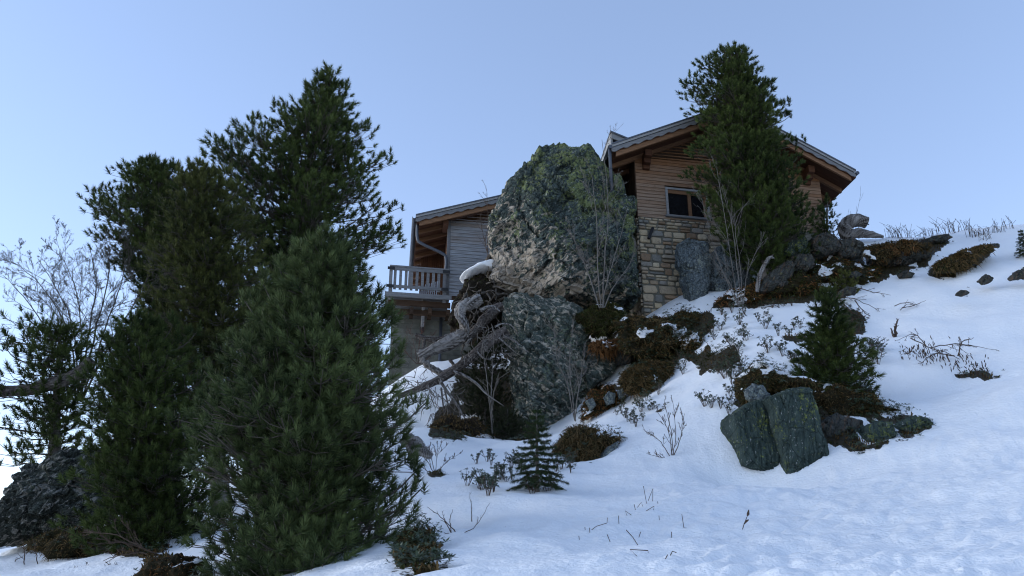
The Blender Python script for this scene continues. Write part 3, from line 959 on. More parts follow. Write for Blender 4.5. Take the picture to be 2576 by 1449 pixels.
def pine(name, label, D, base, top, profile, nbranch, tuft, nneed, nwidth, mat, group, seed, depth_r=.9, twigs=13, rise=.34, gaps=.25, trunk_r=.16, dbase=None, extra=(), inner=.3, cat="pine tree", bend=None, updir=1.0, barkmat='twigbark', clump=.42):
    rg = np.random.default_rng(seed)
    if D is None: D = on_ground(*base)[1]
    B = P(base[0], base[1], dbase if dbase else D); T = P(top[0], top[1], D)
    B[2] = min(B[2], G(B[0], B[1]) - .05) if dbase is None else B[2]
    prof = []
    for (py, pl, pr) in profile:
        a = P(pl, py, D); b = P(pr, py, D)
        prof.append((a[2], a[0], b[0]))
    prof = np.array(sorted(prof))
    zs = prof[:, 0]
    mid = spline(np.array([B] + ([P(bend[0], bend[1], D)] if bend else []) + [T]), 40)

    def axis(z):
        return np.array([np.interp(z, mid[:, 2], mid[:, 0]), np.interp(z, mid[:, 2], mid[:, 1]), z])

    rel = rg.uniform(.0, 6.28, 4)
    segs = []; tp, td, ts = [], [], []

    def radius(z, phi):
        xl, xr = np.interp(z, zs, prof[:, 1]), np.interp(z, zs, prof[:, 2])
        ax = axis(z)
        rl, rr = max(ax[0] - xl, .05), max(xr - ax[0], .05)
        c = math.cos(phi)
        rd = .5 * (rl + rr) * depth_r
        side = rr if c > 0 else rl
        return math.sqrt((side * c) ** 2 + (rd * math.sin(phi)) ** 2)

    z0, z1 = zs[0], zs[-1]
    widths = prof[:, 2] - prof[:, 1]
    zz = np.linspace(z0, z1, 200); cw = np.cumsum(np.interp(zz, zs, widths) ** 1.1 + .12); cw = cw / cw[-1]
    for i in range(nbranch):
        z = np.interp((i + rg.random()) / nbranch, cw, zz)
        phi = i * 2.39996 + rg.normal(0, .3)
        full = radius(z, phi)
        lump = 1 + gaps * min(0, vnoise(np.array([[math.cos(phi) * 1.6, math.sin(phi) * 1.6, z * 1.3 + seed]]), seed)[0] * 1.2 - .35)
        r = full * lump * (rg.uniform(.74, 1.08) if i % 10 < 6 else rg.uniform(.30, .8))
        rp = min(clump * rg.uniform(.7, 1.25), .25 + .45 * full)          # radius of the clump of shoots
        r = max(r - rp * .55, .04)
        o_z = max(z - r * rise - .1, B[2] + .15)
        o = axis(min(o_z, T[2] - .05)); t = axis(min(z, T[2]))
        dirh = np.array([math.cos(phi), math.sin(phi), 0]); lat = np.array([-dirh[1], dirh[0], 0])
        tip = np.array([t[0], t[1], z - rp * .3]) + dirh * r
        m1 = o + dirh * r * .55 + np.array([0, 0, (z - o[2]) * .22]) + lat * rg.normal(0, .05)
        cv = spline(np.array([o, m1, tip]), 9)
        segs.append((cv, np.linspace(.010 + .011 * r, .007, 9)))
        nt = max(5, int(twigs * (rp / clump) ** 1.6 * rg.uniform(.85, 1.2)))
        for k in range(nt):
            q = math.sqrt((k + .5) / nt); a = k * 2.39996 + rg.normal(0, .3)
            off = dirh * (math.cos(a) * q * rp * 1.05) + lat * (math.sin(a) * q * rp)
            hgt = rp * (.55 * (1 - q * q) + rg.uniform(-.25, .25)) - rp * .1 * (math.cos(a) < 0)
            e = tip + off + np.array([0, 0, hgt - tuft * .35])
            s0 = 7 - int(2.5 * rg.random()) - (2 if math.cos(a) < -.2 else 0)
            p0 = cv[max(s0, 1)]
            mid_ = .5 * (p0 + e) + np.array([0, 0, -.10 * rp])
            segs.append((np.array([p0, mid_, e]), [.007, .0055, .0045]))
            ud = np.array([0, 0, updir * .85]) + off / rp * .75 + dirh * .3 + rg.normal(0, .22, 3)
            tp.append(e); td.append(ud); ts.append(tuft * rg.uniform(.75, 1.15))
            if rg.random() < .35:
                tp.append(mid_); td.append((e - p0) / max(np.linalg.norm(e - p0), 1e-6) + np.array([0, 0, .4]) + rg.normal(0, .3, 3)); ts.append(tuft * rg.uniform(.55, .85))
        for k in range(int(inner * 6)):      # sparse shoots along the inner branch
            j0 = rg.integers(3, 7); e = cv[j0] + np.append(rg.normal(0, .08, 2), rg.uniform(.02, .12))
            tp.append(e); td.append(np.append(rg.normal(0, .5, 2), 1.0) + dirh * .4); ts.append(tuft * rg.uniform(.55, .85))
    # leaders at the very top and extra shoots
    for q in list(extra) + [(top[0], top[1])]:
        e = P(q[0], q[1], D); a = axis(min(e[2] - .5, T[2] - .1))
        cv = spline(np.array([a, .5 * (a + e) + np.array([(e[0] - a[0]) * .2, 0, -.05]), e]), 8)
        segs.append((cv, np.linspace(.02, .006, 8)))
        for k in range(12):
            s = rg.random() ** .8; j = s * 7; j0 = min(int(j), 6); pnt = cv[j0] + (cv[j0 + 1] - cv[j0]) * (j - j0)
            dv = rg.normal(0, 1, 3); dv[2] = abs(dv[2]) + .6; dv /= np.linalg.norm(dv)
            L = tuft * (1.35 - s) * .9
            tp.append(pnt + dv * L); td.append(dv * .5 + np.array([0, 0, 1.])); ts.append(tuft * rg.uniform(.75, 1.1))
        tp.append(e - np.array([0, 0, tuft * .5])); td.append(np.array([0, 0, 1.])); ts.append(tuft)
    tp, td, ts = np.array(tp), np.array(td), np.array(ts)
    root = thing(name, label, cat, B, group)
    tr = np.interp(np.linspace(0, 1, 40), [0, .1, 1], [trunk_r * 1.2, trunk_r, .015])
    wob = .03 * np.stack([vnoise(mid * 1.1, seed), vnoise(mid * 1.1, seed + 1), 0 * tr], 1)
    tv, tf = tube_arrays(mid + wob, tr, 10)
    part("trunk", tv, tf, M['bark'], root, True)
    bv, bf = batch_tubes(segs, 4)
    part("branches", bv, bf, M[barkmat], root)
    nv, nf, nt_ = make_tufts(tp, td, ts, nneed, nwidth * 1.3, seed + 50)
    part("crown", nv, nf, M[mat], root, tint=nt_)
    return root


def spruce(name, label, base3, H, Rb, mat, seed, cat="spruce tree", nwh=13, group=None, need=.027, nwidth=.0030, dens=80, topdroop=.25):
    rg = np.random.default_rng(seed)
    segs, np_, nd_, nsz = [], [], [], []
    for i in range(nwh):
        f = (i + .5) / nwh
        z = H * (.06 + .92 * f)
        r = Rb * (1 - f) ** .8 + .02
        nb = max(4, int(9 - 4 * f))
        for b in range(nb):
            phi = 2 * math.pi * b / nb + i * .7 + rg.normal(0, .15)
            dh = np.array([math.cos(phi), math.sin(phi), 0])
            rr = r * rg.uniform(.75, 1.1)
            tip = dh * rr + np.array([0, 0, z - topdroop * rr * (1 - f) + .18 * rr * f])
            cv = spline(np.array([[0, 0, z], dh * rr * .5 + np.array([0, 0, z - .06 * rr]), tip]), 6)
            tw = [cv]
            for k in range(int(3 + rr * 14)):
                s = rg.uniform(.25, .95); j = s * 5; j0 = min(int(j), 4); p = cv[j0] + (cv[j0 + 1] - cv[j0]) * (j - j0)
                sd = np.array([-dh[1], dh[0], 0]) * rg.choice([-1, 1])
                e = p + (sd * .8 + dh * .7) * rr * .32 * (1.1 - s) + np.array([0, 0, -.02 * rr])
                tw.append(np.array([p, .5 * (p + e), e]))
            for c in tw:
                segs.append((c, np.linspace(.006, .003, len(c))))
                ln = np.linalg.norm(np.diff(c, axis=0), axis=1).sum(); m = max(4, int(ln * dens))
                ss = rg.random(m) * (len(c) - 1); j0 = np.minimum(ss.astype(int), len(c) - 2); fr = (ss - j0)[:, None]
                pp = c[j0] * (1 - fr) + c[j0 + 1] * fr; tg = c[j0 + 1] - c[j0]; tg /= np.maximum(np.linalg.norm(tg, axis=1, keepdims=True), 1e-9)
                np_.append(pp); nd_.append(tg)
    p = np.vstack(np_) + base3; d = np.vstack(nd_)
    root = thing(name, label, cat, base3, group)
    tv, tf = tube_arrays(np.array([base3 + np.array([0, 0, H * k / 8 - (.1 if k == 0 else 0)]) for k in range(9)]), np.linspace(.035 * H / 1.3, .005, 9), 7)
    part("trunk", tv, tf, M['bark'], root, True)
    bv, bf = batch_tubes([(c + base3, r_) for c, r_ in segs], 4)
    part("branches", bv, bf, M['darktwig'], root)
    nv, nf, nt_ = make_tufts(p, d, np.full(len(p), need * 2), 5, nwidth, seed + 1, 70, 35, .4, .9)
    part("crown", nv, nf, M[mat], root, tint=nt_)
    return root


# ------------------------------------------------------------------ leafless trees


def bare_segments(base, stems, rg, levels=3, ratio=.5, nchild=7, up=.35, jitter=.16, r0=.02, spread=.8, rtip=.0025):
    """stems: list of polylines (np arrays). returns tubes for stems and their twigs"""
    segs = []

    def grow(pts, r, lev, L):
        n = len(pts)
        segs.append((pts, np.linspace(r, max(r * .3, rtip), n)))
        if lev == 0: return
        for k in range(nchild):
            s = rg.uniform(.22, 1.0); j = s * (n - 1); j0 = min(int(j), n - 2)
            p = pts[j0] + (pts[j0 + 1] - pts[j0]) * (j - j0)
            tg = pts[j0 + 1] - pts[j0]; tg /= max(np.linalg.norm(tg), 1e-9)
            d = rg.normal(0, 1, 3); d -= tg * d.dot(tg); d /= max(np.linalg.norm(d), 1e-9)
            dv = tg * rg.uniform(.5, 1.0) + d * spread * rg.uniform(.5, 1.1) + np.array([0, 0, up])
            dv /= np.linalg.norm(dv)
            l = L * ratio * rg.uniform(.5, 1.1) * (1.15 - .6 * s)
            q = [p]
            for m in range(4):
                dv = dv + rg.normal(0, jitter, 3) + np.array([0, 0, up * .25]); dv /= np.linalg.norm(dv)
                q.append(q[-1] + dv * l / 4)
            grow(np.array(q), max(r * .45 * (1.1 - .5 * s), rtip), lev - 1, l)

    for st in stems:
        L = np.linalg.norm(np.diff(st, axis=0), axis=1).sum()
        grow(st, r0 * rg.uniform(.8, 1.1), levels, L)
    return segs


def bare_tree(name, label, cat, D, stems_px, mat, seed, levels=2, nchild=7, r0=.02, ratio=.45, up=.3, spread=.7, group=None, rtip=.0028, jitter=.16, ydev=.25, base=None):
    rg = np.random.default_rng(seed)
    stems = []
    for st in stems_px:
        pts = [P(x, y, D + (k and rg.normal(0, ydev))) for k, (x, y) in enumerate(st)]
        if base is not None: pts[0] = np.array(base)
        s = spline(np.array(pts), 12)
        s[1:] += rg.normal(0, .012, (11, 3)) * min(1, r0 * 40)
        stems.append(s)
    segs = bare_segments(None, stems, rg, levels, ratio, nchild, up, jitter, r0, spread, rtip)
    ns = len(stems_px)
    b = stems[0][0]
    root = thing(name, label, cat, b, group)
    trunk = []; tw = []
    per = len(segs) // ns
    for i, sg in enumerate(segs):
        (trunk if i % per == 0 else tw).append(sg)
    v, f = batch_tubes(trunk, 6)
    part("trunk" if 'tree' in cat else "stem", v, f, M[mat], root, True)
    if tw:
        v, f = batch_tubes(tw, 4)
        part("twigs", v, f, M[mat], root)
    return root

# ------------------------------------------------------------------ chalets


class Frame:
    """plan frame of a building: u along the front wall, v going back, w up"""

    def __init__(s, o, au, av):
        s.o = np.array(o, float)
        s.U = np.array([math.cos(au), math.sin(au), 0]); s.V = np.array([-math.sin(av), math.cos(av), 0])

    def w(s, u, v, h):
        return s.o + s.U * u + s.V * v + np.array([0, 0, h])

    def pix(s, px, py, v):
        d = ray(px, py)
        A = np.array([[d[0], -s.U[0]], [d[1], -s.U[1]]])
        b = (s.o + s.V * v)[:2]
        t, u = np.linalg.solve(A, b)
        return u, t * d[2] - s.o[2]

    def box(s, mb, u0, u1, v0, v1, w0, w1, t=None, w0b=None, w1b=None):
        """w0b/w1b: heights at u1 when the box slopes along u"""
        a0, a1 = w0, w1
        b0, b1 = (w0 if w0b is None else w0b), (w1 if w1b is None else w1b)
        mb.hexa([s.w(u0, v0, a0), s.w(u1, v0, b0), s.w(u1, v1, b0), s.w(u0, v1, a0),
                 s.w(u0, v0, a1), s.w(u1, v0, b1), s.w(u1, v1, b1), s.w(u0, v1, a1)], t)


def tone(a=0.0, b=1.0):
    x = random.uniform(a, b)
    return (x, x, x)


def lineh(line, u):
    return float(np.interp(u, [p[0] for p in line], [p[1] for p in line]))


def roof_parts(fr, root, line, v0, v1, scal=True, snow=None):
    """line: ridge profile [(u, w), ...] of the roof top, left to right"""
    rf = MB()
    for (ua, wa), (ub, wb) in zip(line[:-1], line[1:]):
        fr.box(rf, ua, ub, v0 - .07, v1, wa - .05, wa, None, wb - .05, wb)
        n = max(2, int((v1 - v0) / .5))
        L = abs(ub - ua)
        k = max(2, int(L / .62))
    roof = rf.build("roof", M['roofmetal'], root)
    # standing seams running from ridge to eave
    sm = MB()
    for (ua, wa), (ub, wb) in zip(line[:-1], line[1:]):
        for k in range(int((v1 - v0) / .55)):
            v = v0 + .3 + k * .55
            fr.box(sm, ua, ub, v, v + .03, wa + .001, wa + .035, None, wb + .001, wb + .035)
    sm.build("seam", M['roofmetal'], roof)
    fa = MB()
    for (ua, wa), (ub, wb) in zip(line[:-1], line[1:]):
        fr.box(fa, ua, ub, v0 - .045, v0 - .012, wa - .135, wa - .054, tone(.3, .6), wb - .135, wb - .054)
    fa.build("fascia", M['trim'], roof)
    sc = MB()
    for (ua, wa), (ub, wb) in zip(line[:-1], line[1:]):
        m = int(abs(ub - ua) / .035)
        tt = tone(.1, .4)
        for i in range(m):
            a, b = i / m, (i + 1) / m
            def low(q):
                ph = (q * abs(ub - ua) / .42) % 1.0
                return .27 + .045 * abs(math.sin(math.pi * ph)) + .02 * math.sin(2 * math.pi * ph)
            u_a, u_b = ua + (ub - ua) * a, ua + (ub - ua) * b
            w_a, w_b = wa + (wb - wa) * a, wa + (wb - wa) * b
            fr.box(sc, u_a, u_b, v0 - .008, v0 + .018, w_a - low(a), w_a - .148, tt, w_b - low(b), w_b - .148)
    sc.build("scalloped_board", M['greywood'], roof)
    ba = MB()
    for (ua, wa), (ub, wb) in zip(line[:-1], line[1:]):
        s = .16 if wa < wb else 0; e = .16 if wb < wa else 0
        k = (wb - wa) / (ub - ua)
        fr.box(ba, ua + s, ub - e, v0 + .08, v0 + .16, wa + k * s - .47, wa + k * s - .30, tone(.6, 1), wb - k * e - .47, wb - k * e - .30)
    ba.build("barge_rafter", M['beam'], roof)
    so = MB()
    for (ua, wa), (ub, wb) in zip(line[:-1], line[1:]):
        k = (wb - wa) / (ub - ua); nb = int((v1 - v0) / .16)
        for i in range(nb):
            va = v0 + .02 + i * .16
            fr.box(so, ua + .05, ub, va, va + .152, wa + k * .05 - .30, wa + k * .05 - .27, tone(), wb - .30, wb - .27)
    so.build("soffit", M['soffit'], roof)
    ra = MB()
    for (ua, wa), (ub, wb) in zip(line[:-1], line[1:]):
        v = v0 + .95
        while v < v1 - .2:
            fr.box(ra, ua + (.1 if wa < wb else 0), ub - (.1 if wb < wa else 0), v, v + .12, wa + .05 - .47, wa + .05 - .305, tone(), wb + .05 - .47, wb + .05 - .305)
            v += .9
    ra.build("rafter", M['beam'], roof)
    return roof


def siding(fr, name, mat, root, u0, u1, w0, line, v=0.0, bh=.128, hole=None, drop=.31):
    mb = MB()
    w = w0
    umid = None
    while True:
        wt_ = w + bh
        # clip to the roof slope
        us = np.linspace(u0, u1, 240)
        ok = us[[lineh(line, q) - drop > w + .012 for q in us]]
        if len(ok) < 2: break
        a, b = ok[0], ok[-1]
        spans = [(a, b)]
        if hole and wt_ > hole[2] + .02 and w < hole[3] - .02:
            spans = [(a, min(hole[0], b)), (max(hole[1], a), b)]
        for (p, q) in spans:
            if q - p < .05: continue
            j = p
            while j < q - .01:
                e = min(q, j + random.uniform(2.2, 4.5))
                if q - e < .4: e = q
                t = tone()
                za, zb = min(wt_, lineh(line, j) - drop), min(wt_, lineh(line, e) - drop)
                za, zb = max(za, w + .01), max(zb, w + .01)
                o = random.uniform(0, .004)
                c = [fr.w(j, v - .030 - o, w), fr.w(e - .004, v - .030 - o, w), fr.w(e - .004, v + .02, w), fr.w(j, v + .02, w),
                     fr.w(j, v - .010 - o, za - .006), fr.w(e - .004, v - .010 - o, zb - .006), fr.w(e - .004, v + .02, zb - .006), fr.w(j, v + .02, za - .006)]
                mb.hexa(c, t)
                j = e
        w = wt_
    return mb.build(name, M[mat], root)


STONE_COL = [(.50, .41, .28), (.43, .35, .25), (.54, .46, .34), (.48, .40, .29), (.36, .31, .25), (.30, .28, .25), (.30, .21, .14), (.46, .38, .28), (.25, .25, .235), (.40, .31, .22), (.52, .44, .32)]


def stone_course(mb, fr, u0, u1, w0, w1, v, along='u', rg=random):
    """irregular coursed rubble: each stone a bulging block"""
    w = w0
    while w < w1 - .03:
        h = min(rg.choice([.11, .15, .19, .24, .29]) * rg.uniform(.85, 1.15), w1 - w)
        if w1 - w - h < .05: h = w1 - w
        u = u0 - rg.uniform(0, .2)
        while u < u1:
            L = h * rg.uniform(.8, 2.0) + .08
            a, b = max(u, u0), min(u + L, u1)
            u += L
            if b - a < .05: continue
            # tall courses are sometimes two thin stones
            rows = [(w, w + h)] if h < .18 or rg.random() < .72 else [(w, w + h * .45), (w + h * .45, w + h)]
            for (r0, r1) in rows:
                col = rg.choice(STONE_COL); k = rg.uniform(.75, 1.15); col = tuple(c * k for c in col)
                g = .013; n = 10
                cx, cz = (a + b) / 2, (r0 + r1) / 2; hx, hz = (b - a) / 2 - g, (r1 - r0) / 2 - g
                out = rg.uniform(.02, .075)
                ring = []
                for i in range(n):
                    t = 2 * math.pi * (i + rg.uniform(-.25, .25)) / n
                    sx = math.copysign(abs(math.cos(t)) ** .42, math.cos(t)); sz = math.copysign(abs(math.sin(t)) ** .42, math.sin(t))
                    kk = rg.uniform(.88, 1.05)
                    ring.append((cx + hx * sx * kk, cz + hz * sz * kk))
                V = []
                for (q, z) in ring: V.append((q, z, .03))
                for (q, z) in ring: V.append((cx + (q - cx) * .97, cz + (z - cz) * .95, -out * .75))
                for (q, z) in ring: V.append((cx + (q - cx) * .72, cz + (z - cz) * .70, -out - rg.uniform(0, .012)))
                V.append((cx, cz, -out - .01))
                F = []
                for lv in (0, 1):
                    for i in range(n):
                        j = (i + 1) % n
                        F.append((lv * n + i, lv * n + j, lv * n + n + j, lv * n + n + i))
                for i in range(n): F.append((2 * n + i, 2 * n + (i + 1) % n, 3 * n))
                W = [fr.w(q, v + d, z) if along == 'u' else fr.w(v + d, q, z) for (q, z, d) in V]
                mb.add(W, F, col)
        w += h


def build_chalet_right():
    fr = Frame(P(1605, 545, 24.0), R(12), R(3))
    root = thing("stone_chalet", "wooden gabled chalet on a rubble stone base, partly hidden by a tall pine", "chalet", fr.w(3.3, 3, -3))
    v0 = -1.0
    lu, lw = fr.pix(1538, 362, v0); ru, rw = fr.pix(2151, 428, v0); mu, mw = fr.pix(1725, 300, v0)
    k = (mw - lw) / (mu - lu)
    pu = (rw - lw + k * (lu + ru)) / (2 * k); pw = lw + k * (pu - lu)
    line = [(lu, lw), (pu, pw), (ru, rw)]
    v1 = 8.0
    roof_parts(fr, root, line, v0, v1)
    W = ru - .95
    h0u, h0w = fr.pix(1672, 472, 0); h1u, h1w = fr.pix(1786, 552, 0)
    hole = (h0u, h1u, h1w, h0w)
    siding(fr, "siding", 'siding', root, 0.0, W, 0.0, line, 0, .128, hole)
    core = MB()
    fr.box(core, .03, W - .03, .06, .1, -3.0, hole[2] - .02)
    fr.box(core, .03, hole[0] - .02, .06, .1, hole[2] - .02, 1.7)
    fr.box(core, hole[1] + .02, W - .03, .06, .1, hole[2] - .02, 1.7)
    fr.box(core, .03, W - .03, 7.2, 7.3, -3.0, 1.7)
    fr.box(core, W - .1, W - .03, .1, 7.2, -3.0, 1.7)
    fr.box(core, .6, W - .6, .07, .1, hole[3] + .02, 2.6)
    fr.box(core, .05, pu, .105, .14, 1.2, lineh(line, .05) - .36, None, 1.2, lineh(line, pu) - .36)
    fr.box(core, pu, W - .05, .105, .14, 1.2, lineh(line, pu) - .36, None, 1.2, lineh(line, W - .05) - .36)
    core.build("wall_core", M['darkwood'], root)
    sd = MB()
    for i in range(40):
        va = -.01 + i * .18
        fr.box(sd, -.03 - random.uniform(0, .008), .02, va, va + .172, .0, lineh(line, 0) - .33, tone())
    sd.build("side_siding", M['darkwood'], root)
    # stone base
    sb = MB(); random.seed(5)
    stone_course(sb, fr, -.03, 3.6, -4.0, -.03, -.06)
    stone_course(sb, fr, -.02, 4.0, -4.0, -.03, -.02, 'v')
    o = sb.build("stone_wall", M['stone'], root)
    mo = MB(); fr.box(mo, .0, 6.6, -.045, 6, -4.2, -.025)
    mo.build("mortar", M['block'], o)
    # window
    wf = MB()
    u0, u1, w0, w1 = hole
    fr.box(wf, u0, u0 + .085, -.075, .06, w0, w1, tone(.2, .5)); fr.box(wf, u1 - .085, u1, -.075, .06, w0, w1, tone(.2, .5))
    fr.box(wf, u0 + .086, u1 - .086, -.07, .06, w1 - .07, w1, tone(.2, .5))
    win = wf.build("window", M['trim'], root)
    si = MB(); fr.box(si, u0 - .05, u1 + .06, -.13, .06, w0 - .075, w0 - .002, tone()); si.build("sill", M['greywood'], win)
    sa = MB()
    um = u0 + .55 * (u1 - u0)
    fr.box(sa, um - .06, um + .06, -.03, .05, w0 + .0, w1 - .071, tone(.6, 1))
    fr.box(sa, u0 + .086, um - .061, -.02, .05, w1 - .20, w1 - .072, tone()); fr.box(sa, um + .061, u1 - .086, -.02, .05, w1 - .20, w1 - .072, tone())
    fr.box(sa, u1 - .20, u1 - .087, -.025, .05, w0, w1 - .201, tone(.6, 1))
    sa.build("sash", M['beam'], win)
    for (a, b) in ((u0 + .086, um - .061), (um + .061, u1 - .201)):
        g = MB(); fr.box(g, a, b, .02, .03, w0 + .004, w1 - .201); g.build("pane", M['glass'], win)
    # purlins carrying the overhang
    for (u, dz) in ((lu + 1.42, .52), (pu - .75, .55), (pu + .9, .55), (ru - 1.5, .52)):
        pb = MB(); t = lineh(line, u) - .46
        c = [(v0 + .25, -.0, -.20), (.1, -.30, -.0)]
        fr.box(pb, u - .12, u + .12, v0 + .42, .06, t - .24, t, tone())
        fr.box(pb, u - .12, u + .12, v0 + .62, .06, t - .40, t - .241, tone())
        fr.box(pb, u - .12, u + .12, v0 + .84, .06, t - .52, t - .401, tone())
        pb.build("purlin", M['soffit'], root)
    # gutters and downpipes
    for (gu, gw, s) in ((lu - .05, lw - .10, 1), (ru + .06, rw - .10, -1)):
        g = MB()
        for i in range(10):
            t0, t1 = math.pi * i / 10, math.pi * (i + 1) / 10
            a = [(gu + .075 * math.cos(q), gw - .075 * math.sin(q)) for q in (t0, t1)]
            b = [(gu + .068 * math.cos(q), gw - .068 * math.sin(q)) for q in (t0, t1)]
            g.hexa([fr.w(a[0][0], v0 - .05, a[0][1]), fr.w(a[1][0], v0 - .05, a[1][1]), fr.w(a[1][0], v1, a[1][1]), fr.w(a[0][0], v1, a[0][1]),
                    fr.w(b[0][0], v0 - .05, b[0][1]), fr.w(b[1][0], v0 - .05, b[1][1]), fr.w(b[1][0], v1, b[1][1]), fr.w(b[0][0], v1, b[0][1])])
        g.tube([fr.w(gu, v0 - .05, gw - .02), fr.w(gu, v0 - .045, gw - .02)], .07, 10)
        gut = g.build("gutter", M['gutter'], root)
        dp = MB()
        if s == 1:
            dp.tube([fr.w(gu, v0 + .1, gw - .05), fr.w(gu, v0 + .1, gw - .30), fr.w(gu + .02, v0 + .15, gw - 1.9)], .06, 10)
            for q in (.25, .75, 1.2): dp.tube([fr.w(gu, v0 + .11, gw - q), fr.w(gu, v0 + .11, gw - q - .05)], .072, 10)
        else:
            dp.tube(spline([fr.w(gu, 1.2, gw - .05), fr.w(gu, 1.2, gw - .22), fr.w(gu - .25, 1.2, gw - .32), fr.w(W + .08, 1.2, gw - .50), fr.w(W + .08, 1.2, gw - 2.0)], 24), .055, 10)
        dp.build("downpipe", M['gutter'], root, True)
    # spur of the rear roof showing above the left eave
    dm = MB()
    a = fr.pix(1534, 331, 1.5); b = fr.pix(1585, 352, 1.5)
    fr.box(dm, a[0], b[0], 1.4, 4.5, a[1] - .06, a[1], None, b[1] - .06, b[1])
    dmo = dm.build("rear_roof", M['roofmetal'], root)
    db = MB(); fr.box(db, a[0] + .05, b[0], 1.45, 1.5, a[1] - .28, a[1] - .065, tone(), b[1] - .28, b[1] - .065)
    fr.box(db, a[0] + .02, a[0] + .10, 1.52, 4.5, a[1] - 1.3, a[1] - .07, tone())
    db.build("rear_fascia", M['trim'], dmo)
    # iron bracket on the stone wall
    ib = MB()
    p0 = fr.pix(1643, 573, -.2); p1 = fr.pix(1630, 603, -.2)
    ib.tube([fr.w(p0[0], -.10, p0[1]), fr.w(p0[0] - .02, -.22, p0[1] - .02), fr.w(p1[0], -.30, p1[1])], .055, 6)
    ib.tube([fr.w(p0[0] + .03, -.05, p0[1] + .04), fr.w(p0[0], -.14, p0[1])], .03, 6)
    ib.build("spout", M['iron'], root)
    return fr, line


